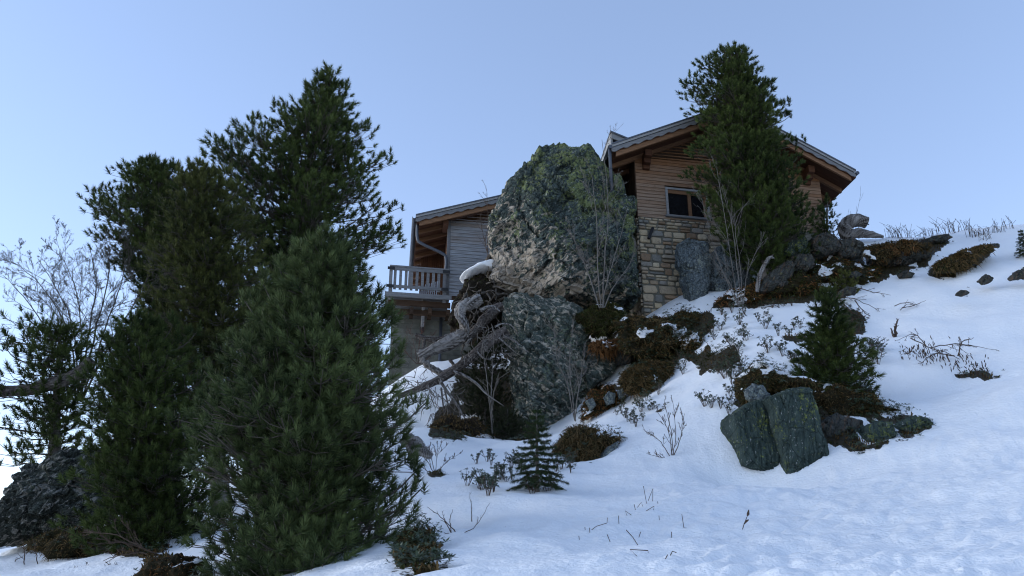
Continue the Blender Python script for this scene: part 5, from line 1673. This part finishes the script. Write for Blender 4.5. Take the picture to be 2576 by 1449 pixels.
log_thing("driftwood", "grey forked dead branch leaning out of the rubble under the tall pine", "dead branch", 21.7,
          [(1905, 735), (1912, 690), (1928, 660), (1945, 640)], [.05, .06, .045, .02], 'deadwood', [([(1925, 662), (1935, 648), (1950, 650)], [.05, .04, .02], 'deadwood')], seed=219, amp=.4)
log_thing("curved_log", "thick bleached log bent in a hook on the ridge snow", "log", 24.6,
          [(2136, 600), (2127, 583), (2128, 567), (2140, 557), (2158, 554), (2180, 560)],
          [.20, .23, .235, .225, .215, .21], 'deadwood', [([(2168, 558), (2176, 561), (2186, 565)], [.022, .02, .018], 'iron')], seed=221, amp=.10)
log_thing("lying_log", "straight weathered log lying on the ridge beside the hooked log", "log", 24.5,
          [(2135, 591), (2160, 586), (2190, 590), (2222, 596)], [.15, .17, .12, .05], 'deadwood', seed=223, amp=.16)

# ------------------------------------------------------------------ conifers
TG = "stone pines on the slope"
pine("pine_tree", "tallest dark pine in the left group, leaning trunk and open right side", 17.0, (690, 1010), (832, 182),
     [(178, 815, 848), (230, 745, 880), (300, 640, 905), (370, 548, 965), (440, 528, 988), (520, 520, 990), (570, 545, 1012), (640, 560, 985), (720, 560, 955), (800, 560, 960), (900, 560, 960)],
     330, .235, 42, .0064, 'needle_dark', TG, 1, depth_r=.8, twigs=13, trunk_r=.2, bend=(740, 600), gaps=.45, extra=[(800, 195), (770, 225), (690, 262), (870, 215), (875, 320), (925, 320), (640, 305), (580, 350), (985, 395), (1012, 520)])
pine("pine_tree", "dark pine at the far left of the group with a flat bushy top", 18.6, (470, 1060), (388, 408),
     [(405, 365, 405), (430, 285, 450), (480, 240, 500), (540, 234, 520), (610, 222, 530), (650, 270, 540), (720, 340, 550), (800, 370, 560), (900, 380, 560)],
     190, .24, 40, .0068, 'needle_dark', TG, 2, depth_r=.8, twigs=13, trunk_r=.16, gaps=.3, extra=[(310, 425), (350, 412), (440, 420), (255, 470)])
pine("pine_tree", "olive-green pine in the middle of the left group with brownish tips", 14.4, (560, 1250), (512, 420),
     [(415, 470, 530), (450, 425, 575), (500, 400, 620), (560, 385, 660), (650, 380, 690), (760, 390, 690), (860, 400, 690), (1000, 410, 700), (1120, 420, 700)],
     215, .21, 42, .0054, 'needle_warm', TG, 3, depth_r=.7, twigs=13, trunk_r=.15, gaps=.25, extra=[(450, 432), (480, 420), (575, 430), (605, 470), (640, 520)])
pine("pine_tree", "shaded dark pine low in the left corner in front of the streaked rock", 12.2, (400, 1430), (345, 800),
     [(800, 320, 400), (850, 262, 470), (920, 222, 520), (1000, 228, 560), (1100, 212, 570), (1200, 195, 560), (1290, 185, 600), (1390, 215, 600)],
     200, .20, 44, .0050, 'needle_dark', TG, 4, clump=.38, depth_r=.7, twigs=13, trunk_r=.13, gaps=.2, extra=[(380, 800), (440, 810), (300, 830), (500, 830), (250, 900)])
pine("pine_tree", "nearest pine, bushy and blue-green, reaching the bottom edge of the photo", 8.7, (760, 1520), (818, 592),
     [(600, 795, 838), (650, 745, 890), (700, 695, 925), (770, 605, 960), (860, 575, 1000), (950, 515, 1045), (1050, 505, 1085), (1130, 495, 1045), (1220, 480, 1005), (1310, 440, 1015), (1400, 405, 1015), (1490, 395, 1010), (1540, 420, 960)],
     310, .185, 62, .0034, 'needle_blue', TG, 5, clump=.34, depth_r=.75, twigs=14, trunk_r=.13, gaps=.38, inner=.35, barkmat='paletwig', extra=[(742, 640), (775, 625), (700, 668), (888, 628), (915, 668), (850, 610), (660, 712), (612, 752), (955, 742), (990, 790), (580, 850), (1010, 880), (1075, 1010), (1068, 1222), (1052, 1180), (510, 930)])
pine("pine_tree", "solitary tall pine in front of the stone-based chalet", 22.2, (1935, 700), (1842, 125),
     [(122, 1825, 1858), (150, 1758, 1893), (190, 1735, 1905), (240, 1722, 1940), (290, 1724, 1955), (330, 1748, 1965), (380, 1735, 1985), (430, 1728, 2020), (480, 1745, 2058), (530, 1768, 2072), (570, 1795, 2075), (615, 1835, 2070), (655, 1885, 2020), (690, 1910, 1970)],
     400, .235, 40, .0080, 'needle_dark', TG, 6, depth_r=.7, twigs=13, trunk_r=.2, gaps=.3, extra=[(1775, 150), (1800, 138), (1870, 150), (1892, 170), (1940, 215), (1985, 260), (1990, 290), (2025, 350), (1735, 190), (1726, 240), (1728, 440), (2075, 530)])
pine("pine_tree", "young bushy pine growing on the heath above the split slate block", None, (2085, 992), (2085, 742),
     [(745, 2072, 2102), (800, 2040, 2130), (850, 2015, 2155), (880, 1998, 2172), (920, 1990, 2195), (960, 1995, 2200), (1000, 2000, 2195)],
     110, .20, 42, .0054, 'needle_dark', TG, 7, clump=.30, depth_r=.8, twigs=7, trunk_r=.07, gaps=.2, rise=.35, extra=[(2065, 740), (2120, 800)], updir=.5)
pine("pine_tree", "broken dark pine with a long bare limb on the streaked rock, left edge", 15.6, (165, 1165), (150, 830),
     [(800, 20, 190), (850, -10, 230), (920, -60, 235), (1000, -80, 225), (1080, -80, 190), (1150, -60, 150)],
     60, .24, 40, .0062, 'needle_dark', TG, 8, depth_r=.8, twigs=8, trunk_r=.17, gaps=.5, rise=.1, extra=[(60, 835), (110, 830), (10, 870)])
log_thing("dead_limb", "thick bare limb stretching to the left edge from the broken pine", "dead branch", 15.3,
          [(-60, 990), (0, 985), (60, 982), (130, 965), (190, 945), (230, 905)], [.09, .10, .11, .12, .13, .10], 'deadbark', seed=231, amp=.15)
pine("pine_tree", "small dark pine half hidden behind the tall pine at the chalet's right end", 25.0, (2080, 610), (2078, 500),
     [(500, 2070, 2084), (540, 2062, 2090), (580, 2060, 2092), (600, 2062, 2090)], 16, .2, 30, .007, 'needle_dark', TG, 9, twigs=7, trunk_r=.06)
# dark evergreen thicket in the cavity beneath the trunks
pine("evergreen_shrub", "dark evergreen thicket in the hollow left of the veined rock face", 22.9, (1220, 1085), (1225, 850),
     [(860, 1180, 1275), (920, 1160, 1285), (1000, 1150, 1290), (1060, 1160, 1290)], 60, .2, 26, .0085, 'needle_shade', "evergreen shrubs below the boulder", 10, twigs=9, trunk_r=.05, rise=.2, cat="shrub", gaps=.05)
pine("evergreen_shrub", "low dark evergreen shrub at the foot of the veined rock face", None, (1275, 1105), (1275, 1030),
     [(1030, 1255, 1300), (1060, 1235, 1330), (1085, 1230, 1345), (1100, 1235, 1335)], 34, .16, 26, .007, 'needle_shade', "evergreen shrubs below the boulder", 11, twigs=8, trunk_r=.04, rise=.2, cat="shrub")
pine("evergreen_shrub", "dark green juniper bush below the right end of the big boulder", None, (1515, 815), (1520, 755),
     [(760, 1490, 1560), (785, 1465, 1565), (810, 1460, 1560), (825, 1470, 1545)], 30, .16, 24, .008, 'needle_shade', "evergreen shrubs below the boulder", 12, twigs=8, trunk_r=.04, rise=.2, cat="shrub")
pine("evergreen_shrub", "olive juniper bush on the bank right above the young pine", None, (2130, 735), (2120, 690),
     [(690, 2105, 2135), (710, 2090, 2155), (730, 2090, 2160)], 14, .16, 24, .008, 'needle_warm', "evergreen shrubs on the bank", 13, twigs=7, trunk_r=.03, rise=.2, cat="shrub")
b = on_ground(1352, 1238)
spruce("spruce_sapling", "little spruce sapling standing alone in the snow beside the tussock", b, 1.22, .46, 'needle_spruce', 14, group=None)
b = on_ground(2584, 652, 5, 30)
spruce("spruce_sapling", "tiny dark conifer tip at the right border of the ridge", b, .9, .3, 'needle_spruce', 15, nwh=8)

# ------------------------------------------------------------------ leafless trees and shrubs
bare_tree("bare_tree", "leafless silver-grey tree fanning out at the far left, behind the broken pine", "tree", 17.6,
          [[(190, 1010), (180, 860), (120, 740), (45, 660)], [(195, 1010), (205, 850), (190, 730), (155, 640)], [(200, 1010), (225, 830), (240, 720), (228, 620)], [(205, 1010), (260, 840), (300, 730), (320, 650)], [(195, 1010), (190, 850), (150, 740), (95, 650)], [(202, 1010), (240, 830), (270, 720), (275, 630)],
           [(205, 1010), (280, 860), (350, 740), (390, 670)], [(185, 1010), (140, 870), (70, 760), (5, 690)]], 'greytwig', 301, levels=3, nchild=11, r0=.024, ratio=.40, spread=.8, rtip=.0028, up=.14)
bare_tree("bare_tree", "leafless multi-stemmed tree standing against the big boulder's right side", "tree", 21.9,
          [[(1512, 775), (1505, 690), (1500, 560), (1490, 440)], [(1518, 775), (1520, 670), (1530, 520), (1515, 350)], [(1515, 775), (1530, 700), (1560, 600), (1580, 520)], [(1508, 775), (1480, 690), (1450, 620), (1430, 570)], [(1520, 775), (1545, 720), (1575, 680), (1610, 610)]],
          'birch', 303, levels=3, nchild=8, r0=.021, ratio=.36, spread=.75, rtip=.0022)
bare_tree("bare_tree", "pale leafless multi-stemmed tree in front of the stone wall", "tree", 21.4,
          [[(1862, 772), (1845, 690), (1825, 560), (1800, 400)], [(1866, 772), (1855, 680), (1840, 560), (1815, 470)], [(1868, 772), (1862, 660), (1850, 560), (1895, 490)], [(1858, 772), (1825, 700), (1790, 600), (1765, 500)], [(1870, 772), (1880, 690), (1910, 620), (1945, 590)], [(1860, 772), (1835, 710), (1800, 660), (1775, 640)]],
          'birch', 305, levels=2, nchild=9, r0=.0135, ratio=.32, spread=.6, rtip=.0022)
bare_tree("bare_tree", "thin leafless tree leaning on the veined rock face", "tree", 20.2,
          [[(1448, 1060), (1440, 1000), (1432, 900), (1445, 790)], [(1446, 1058), (1425, 960), (1400, 900), (1395, 830)], [(1446, 1058), (1455, 980), (1465, 930), (1470, 880)]], 'birch', 307, levels=2, nchild=9, r0=.016, ratio=.36)
bare_tree("bare_tree", "slender pale sapling stems in front of the dark hollow", "tree", 21.2,
          [[(1240, 1090), (1236, 1000), (1238, 930), (1242, 840)], [(1238, 1090), (1228, 980), (1215, 880), (1218, 830)], [(1244, 1090), (1240, 1020), (1250, 960), (1290, 930)]], 'birch', 309, levels=2, nchild=6, r0=.016, ratio=.3)
bare_tree("bare_tree", "thin dark sapling against the grey siding of the balcony chalet", "tree", 23.8,
          [[(1228, 690), (1226, 620), (1228, 540), (1222, 465)], [(1228, 640), (1215, 590), (1208, 540)]], 'darktwig', 311, levels=2, nchild=8, r0=.017, ratio=.3)
bare_tree("bare_shrub", "reddish leafless shrub in front of the block wall under the balcony", "shrub", 25.6,
          [[(1050, 915), (1042, 870), (1030, 830)], [(1052, 915), (1055, 860), (1062, 815)], [(1055, 915), (1075, 875), (1090, 840)], [(1048, 915), (1025, 890), (1010, 860)], [(1058, 915), (1085, 895), (1110, 880)]], 'redtwig', 333, levels=2, nchild=8, r0=.012, ratio=.4, spread=.8)
bare_tree("bare_shrub", "leafless upright shrub on the ridge in front of the hooked log", "shrub", 22.6,
          [[(2135, 660), (2132, 600), (2140, 540)], [(2137, 660), (2145, 590), (2165, 490)], [(2133, 660), (2120, 610), (2112, 560)], [(2138, 660), (2150, 600), (2168, 545)], [(2134, 660), (2128, 590), (2135, 525)]], 'birch', 313, levels=1, nchild=7, r0=.010, ratio=.28)
SG = "leafless shrubs in the snow"
b = on_ground(1690, 1150)
bare_tree("bare_shrub", "dark leafless shrub standing in open snow left of the slate block", "shrub", b[1],
          [[(1690, 1150), (1690, 1090), (1670, 1010)], [(1692, 1150), (1700, 1090), (1690, 1000)], [(1694, 1150), (1712, 1100), (1722, 1040)], [(1686, 1150), (1660, 1110), (1618, 1080)], [(1684, 1150), (1660, 1150), (1625, 1140)], [(1692, 1150), (1680, 1080), (1650, 1030)]],
          'darktwig', 315, levels=2, nchild=7, r0=.008, ratio=.34, group=SG, ydev=.1)
b = on_ground(1092, 1195)
bare_tree("bare_shrub", "low spreading leafless shrub near the splintered stump", "shrub", b[1],
          [[(1092, 1195), (1075, 1160), (1050, 1135)], [(1095, 1195), (1100, 1150), (1110, 1115)], [(1098, 1195), (1120, 1165), (1150, 1145)], [(1090, 1195), (1060, 1175), (1035, 1165)], [(1096, 1195), (1085, 1150), (1080, 1120)]],
          'darktwig', 317, levels=3, nchild=5, r0=.007, ratio=.42, group=SG, ydev=.1)
b = on_ground(1150, 1342)
bare_tree("bare_shrub", "few arching bare twigs at the bottom beside the nearest pine", "shrub", b[1],
          [[(1152, 1346), (1120, 1310), (1075, 1275)], [(1135, 1340), (1120, 1310), (1112, 1285)], [(1135, 1340), (1132, 1305), (1140, 1280)], [(1152, 1346), (1195, 1325), (1232, 1265)], [(1187, 1312), (1186, 1280), (1182, 1240)], [(1152, 1346), (1125, 1342), (1090, 1352)]],
          'darktwig', 319, levels=1, nchild=3, r0=.006, ratio=.18, group=SG, ydev=.05, rtip=.0018)
b = on_ground(2400, 905)
bare_tree("fallen_branch", "large fallen twiggy branch with dry seed tassels on the right snow", "branch", b[1] - .1,
          [[(2290, 850), (2340, 875), (2400, 895), (2470, 940)], [(2340, 875), (2410, 865), (2500, 880)], [(2300, 870), (2285, 890), (2270, 880)], [(2400, 895), (2350, 890), (2310, 920)], [(2410, 895), (2420, 860), (2450, 850)], [(2380, 890), (2400, 930), (2440, 945)], [(2330, 870), (2300, 840), (2260, 855)]],
          'darktwig', 321, levels=2, nchild=8, r0=.014, ratio=.28, up=-.1, ydev=.1)
fb_ = bpy.data.objects["fallen_branch"]
rgt = np.random.default_rng(99); tz = []
for k in range(150):
    t_ = rgt.random(); x = 2290 + 190 * t_ + rgt.normal(0, 14); y = 862 + 66 * t_ + rgt.normal(0, 16) + 8
    if k % 5 == 0: x, y = rgt.uniform(2262, 2330), rgt.uniform(868, 905)
    q = on_ground(x, y + 8); q = q + np.array([0, -.03, rgt.uniform(.03, .14)])
    d_ = np.array([rgt.normal(0, .02), -.01, -rgt.uniform(.05, .12)])
    tz.append((np.array([q, q + d_ * .5 + rgt.normal(0, .006, 3), q + d_]), [.004, .011, .003]))
v, f = batch_tubes(tz, 5)
part("seed_tassels", v, f, M['tassel'], fb_)
b = on_ground(2200, 790)
bare_tree("fallen_branch", "dark fallen branch on the snow right of the young pine", "branch", b[1] - .1,
          [[(2085, 745), (2140, 750), (2190, 770), (2230, 800)], [(2150, 755), (2180, 790), (2220, 810)], [(2160, 725), (2200, 735), (2240, 742)], [(2110, 750), (2150, 790), (2200, 800)]],
          'darktwig', 323, levels=2, nchild=6, r0=.016, ratio=.24, up=-.05, ydev=.1)
b = on_ground(2290, 775)
bare_tree("fallen_branch", "small broken twigs on the snow below the jagged band", "branch", b[1] - .1,
          [[(2250, 770), (2280, 760), (2310, 770)], [(2270, 775), (2300, 768), (2330, 755)], [(2265, 780), (2285, 765), (2315, 775)]], 'darktwig', 325, levels=1, nchild=5, r0=.012, ratio=.3, up=0, ydev=.1)
b = on_ground(2250, 850)
bare_tree("bare_shrub", "dark snag with two thin twigs at the upper end of the fallen branch", "shrub", b[1],
          [[(2258, 856), (2252, 838), (2250, 820)], [(2252, 842), (2256, 815), (2258, 800)], [(2250, 850), (2245, 835), (2240, 825)]], 'darktwig', 327, levels=1, nchild=3, r0=.03, ratio=.3, group=SG, ydev=.03)
b = on_ground(380, 1400)
bare_tree("bare_shrub", "dark twiggy shrub over the snow at the lower left corner", "shrub", b[1],
          [[(420, 1410), (340, 1390), (260, 1410)], [(420, 1405), (330, 1370), (250, 1365)], [(400, 1400), (300, 1350), (220, 1340)], [(380, 1420), (300, 1430), (210, 1440)]], 'darktwig', 329, levels=2, nchild=8, r0=.014, ratio=.35, group=SG, ydev=.1)
b = on_ground(60, 1420)
bare_tree("bare_shrub", "thin upright twigs in the snow at the left edge", "shrub", b[1],
          [[(95, 1420), (90, 1390), (82, 1350)], [(60, 1425), (62, 1390), (56, 1360)], [(170, 1420), (172, 1380), (165, 1345)], [(30, 1440), (40, 1410), (60, 1400)]], 'darktwig', 331, levels=1, nchild=5, r0=.008, ratio=.3, group=SG, ydev=.1)

# ------------------------------------------------------------------ alpenrose sprigs
def alpenrose(seed, h=.30, nst=5):
    rg = np.random.default_rng(seed)
    segs, p, u = [], [], []
    for k in range(nst):
        a = rg.uniform(0, 6.28); l = h * rg.uniform(.6, 1.15); lean = rg.uniform(.15, .8)
        e = np.array([math.cos(a) * lean * l, math.sin(a) * lean * l, l])
        c = spline(np.array([[0, 0, -.08], e * .5 + np.array([0, 0, -.02]), e]), 6)
        segs.append((c, np.linspace(.006, .004, 6)))
        p.append(e); u.append(e / l + np.array([0, 0, .4]))
        for j in range(rg.integers(1, 4)):
            s = rg.uniform(.4, .95); q = e * s + np.append(rg.normal(0, .045, 2), rg.uniform(-.01, .03)); p.append(q); u.append(np.append(rg.normal(0, .5, 2), 1.0))
            segs.append((np.array([e * s * .8, .5 * (e * s * .8 + q), q]), [.004, .003, .003]))
    sv, sf = batch_tubes(segs, 4)
    rv, rf, rt_ = rosettes(np.array(p), np.array(u), .062, 9, seed, .36)
    return (sv, sf), (rv, rf, rt_)


CL = [("dark evergreen alpenrose sprig in the snow field above the slate block", "alpenrose sprigs above the slate block", 1533.4, 638.9, .4409,
       [(665, 370), (640, 340), (700, 330), (740, 395), (770, 340), (840, 300), (880, 290), (930, 300), (990, 290), (1040, 290), (895, 350), (850, 380), (890, 420), (770, 430), (740, 460), (765, 475), (785, 490), (670, 490), (630, 430), (600, 480), (590, 440), (700, 520), (720, 560), (740, 600), (905, 560), (965, 550), (990, 580), (870, 600), (690, 300), (610, 400)]),
      ("dark evergreen alpenrose sprig at the snowy gap between the heath banks", "alpenrose sprigs between the heath banks", 1533.4, 638.9, .4409,
       [(380, 560), (400, 600), (430, 640), (350, 580), (420, 680), (270, 740), (210, 830), (280, 795), (370, 620), (410, 560), (440, 600), (390, 650), (340, 610), (120, 420), (100, 380), (150, 350), (110, 440)]),
      ("dark evergreen alpenrose sprig above the leafless shrub in open snow", "alpenrose sprigs above the leafless shrub", 1533.4, 638.9, .4409,
       [(40, 910), (80, 860), (90, 930), (130, 960), (165, 860), (180, 900), (190, 945), (150, 985), (230, 890), (250, 880), (70, 900), (105, 950)]),
      ("dark evergreen alpenrose sprig left of the split slate block", "alpenrose sprigs left of the slate block", 1533.4, 638.9, .4409,
       [(545, 860), (580, 870), (635, 875), (680, 780), (690, 850), (680, 900), (700, 700), (760, 660), (650, 650), (620, 680), (690, 660), (740, 690), (660, 700), (700, 740), (690, 810)]),
      ("dark evergreen alpenrose sprig around the little spruce sapling", "alpenrose sprigs around the spruce sapling", 958.4, 958.4, .3386,
       [(750, 800), (780, 790), (730, 790), (835, 820), (795, 850), (885, 720), (880, 690), (930, 740), (975, 730), (855, 740), (910, 720), (970, 640), (1010, 620), (1060, 640), (1040, 670), (1130, 810), (1160, 800), (1200, 800), (1240, 810), (1260, 750), (1300, 660), (1340, 650), (1380, 640), (1410, 670), (1420, 600), (1390, 600), (640, 770), (790, 590), (820, 620), (710, 610), (1120, 830), (1230, 770)]),
      ("dark evergreen alpenrose sprig around the young pine on the right", "alpenrose sprigs around the young pine", 1840., 702.8, .247,
       [(480, 560), (560, 530), (640, 500), (600, 580), (700, 490), (1290, 680), (1340, 690), (1420, 660), (1440, 700), (1480, 740), (1500, 860), (1400, 780), (1420, 930), (1440, 1000), (1380, 1040), (1160, 960), (1160, 1040), (1320, 1180), (1380, 1230), (1060, 240), (1150, 300), (1230, 390), (1310, 470), (1300, 530), (640, 860), (700, 900), (620, 840), (1340, 1320), (1500, 1330), (880, 1040),
        (1100, 270), (1200, 340), (1280, 430), (1250, 490), (1180, 420), (1440, 830), (1380, 880), (1340, 960), (1460, 800), (1520, 780), (1540, 720)])]
protos = []
for (lb, gp, ox, oy, sc_, pts) in CL:
    for (zx, zy) in pts:
        b = on_ground(ox + sc_ * zx, oy + sc_ * zy + 4)
        k = RNG.integers(0, 4)
        scl = RNG.uniform(.55, 1.0)
        if k >= len(protos):
            k = len(protos)
            (sv, sf), (rv, rf, rt_) = alpenrose(400 + k, .20 + .04 * k, 4 + k)
            r_ = thing("alpenrose_sprig", lb, "shrub", (0, 0, 0), gp)
            part("stem", sv, sf, M['darktwig'], r_); part("leaves", rv, rf, M['leaf'], r_, tint=rt_)
            r_.location = tuple(b); protos.append(r_)
        else:
            dup(protos[k], b, RNG.uniform(0, 6.28), scl, lb, gp)

# ------------------------------------------------------------------ dry stalks
ox, oy, s = 958.4, 958.4, .3386
ST = [[(1975, 920), (1950, 780)], [(1985, 890), (2008, 830), (2020, 800), (2018, 895)], [(1905, 940), (1935, 900), (1945, 935)], [(1880, 915), (1892, 965)], [(1970, 965), (2030, 930), (2025, 960)], [(1830, 1005), (1815, 965), (1865, 1000)],
      [(1560, 1110), (1600, 1080), (1680, 1055), (1682, 1015)], [(1550, 1090), (1552, 1140)], [(1765, 1000), (1768, 1070)], [(1680, 1140), (1702, 1195)], [(1820, 1105), (1870, 1160), (1910, 1222)], [(1910, 1310), (1850, 1252), (1985, 1260), (1984, 1280)],
      [(2065, 1000), (2068, 1035)], [(2158, 1120), (2160, 1165)], [(2235, 990), (2250, 1090), (2285, 1095)], [(1470, 1150), (1474, 1185)], [(2110, 1330), (2130, 1290)], [(2145, 1305), (2165, 1265), (2195, 1275)], [(1515, 1085), (1518, 1118)], [(1915, 1165), (1930, 1120)], [(2055, 895), (2058, 915)]]
for k, pl in enumerate(ST):
    px = [(ox + s * a, oy + s * b_) for a, b_ in pl]
    lowest = max(px, key=lambda q: q[1])
    b = on_ground(*lowest)
    pts = np.array([P(x, y, b[1]) for x, y in px])
    v, f = batch_tubes([(pts if len(pts) > 2 else np.array([pts[0], .5 * (pts[0] + pts[1]), pts[1]]), .0035)], 5)
    o = part("dry_stalk", v, f, M['darktwig'], None, True, org=b)
    tag(o, "thin dry brown stalk bent in the rippled foreground snow", "stalk", "dry stalks in the foreground snow")
b = on_ground(1868, 1337)
sv = [P(1866, 1338, b[1]), P(1872, 1318, b[1]), P(1880, 1298, b[1])]
o = part("dry_seedhead", *batch_tubes([(np.array(sv), [.004, .004, .003]), (np.array([sv[1], sv[1] + [.03, 0, .03], sv[1] + [.05, 0, .04]]), [.006, .012, .004]), (np.array([sv[2], sv[2] + [.01, 0, .02], sv[2] + [.02, 0, .06]]), [.006, .014, .004])], 6), M['darktwig'], None, True, org=b)
tag(o, "single dark dry seed head sticking up in the lower right snow", "stalk")
# dry grass clumps on the ridge skyline
rg = np.random.default_rng(55)
gc = [(2245, 588, 9, 42), (2262, 585, 9, 50), (2285, 588, 6, 40), (2330, 575, 4, 30), (2345, 580, 5, 30), (2365, 575, 5, 48), (2385, 572, 9, 46), (2405, 575, 9, 36), (2425, 570, 5, 42), (2310, 582, 4, 22), (2440, 590, 3, 60), (2455, 590, 8, 40), (2475, 588, 8, 34), (2500, 580, 4, 40), (2520, 578, 4, 44), (2545, 570, 4, 50), (2120, 580, 6, 30), (2480, 600, 8, 24)]
for (x, y, n_, h_) in gc:
    b = on_ground(x, y + 6, 12, 34)
    D = b[1]
    segs = []
    for k in range(n_ + 3):
        x0 = rg.normal(0, .09); hh = h_ / FPX * D * rg.uniform(.5, 1.15); a = rg.normal(0, .28)
        c0 = b + np.array([x0, rg.normal(0, .06), -.04])
        segs.append((np.array([c0, c0 + [a * hh * .35, 0, hh * .55], c0 + [a * hh * (1.0 + rg.random()), 0, hh * rg.uniform(.85, 1.0)]]), [.006, .0055, .004]))
        if rg.random() < .5:
            q = c0 + np.array([a * hh * .35, 0, hh * .55]); segs.append((np.array([q, q + [rg.normal(0, .06), 0, .07], q + [rg.normal(0, .1), 0, .13]]), [.005, .004, .003]))
    v, f = batch_tubes(segs, 4)
    o = part("dry_grass_clump", v, f, M['darktwig'], None, False, org=b)
    tag(o, "clump of dry brown stems standing on the snowy ridge skyline", "grass clump", "dry grass clumps on the ridge")

# far slope across the valley, seen at the lower left
xs = np.linspace(-1500, 900, 60); V = []
for x in xs:
    hgt = 22 + 26 * vnoise(np.array([[x * .004, 0, 0]]), 4)[0] + 8 * vnoise(np.array([[x * .02, 0, 0]]), 6)[0] + np.clip(-(x + 520) * .02, 0, 22)
    V += [(x, 1200, -420), (x, 1260, hgt * .55), (x, 1330, hgt), (x, 1600, -300)]
F = []
for i in range(59):
    for j in range(3): F.append((i * 4 + j, i * 4 + 4 + j, i * 4 + 5 + j, i * 4 + 1 + j))
fh = NT("far_hill"); hv = fh.coord()
M['farhill'] = fh.done(fh.mix(fh.ramp(fh.noise(hv, .012, 7, .65), [(.42, 0.), (.56, 1.)]), (.05, .06, .06), (.42, .44, .47)), .95)
o = part("distant_hill", np.array(V), F, M['farhill'], None, True, org=(0, 1300, 0)); tag(o, kind="structure")

build_terrain()

sd = bpy.data.lights.new("sun", 'SUN'); sd.energy = 0.42; sd.angle = R(60); sd.color = (.93, .97, 1.0)
so = bpy.data.objects.new("sun", sd); COL.objects.link(so)
dv = Vector((math.sin(SUN_ROT) * math.cos(SUN_EL), math.cos(SUN_ROT) * math.cos(SUN_EL), math.sin(SUN_EL)))
so.rotation_euler = (-dv).to_track_quat('-Z', 'Y').to_euler()
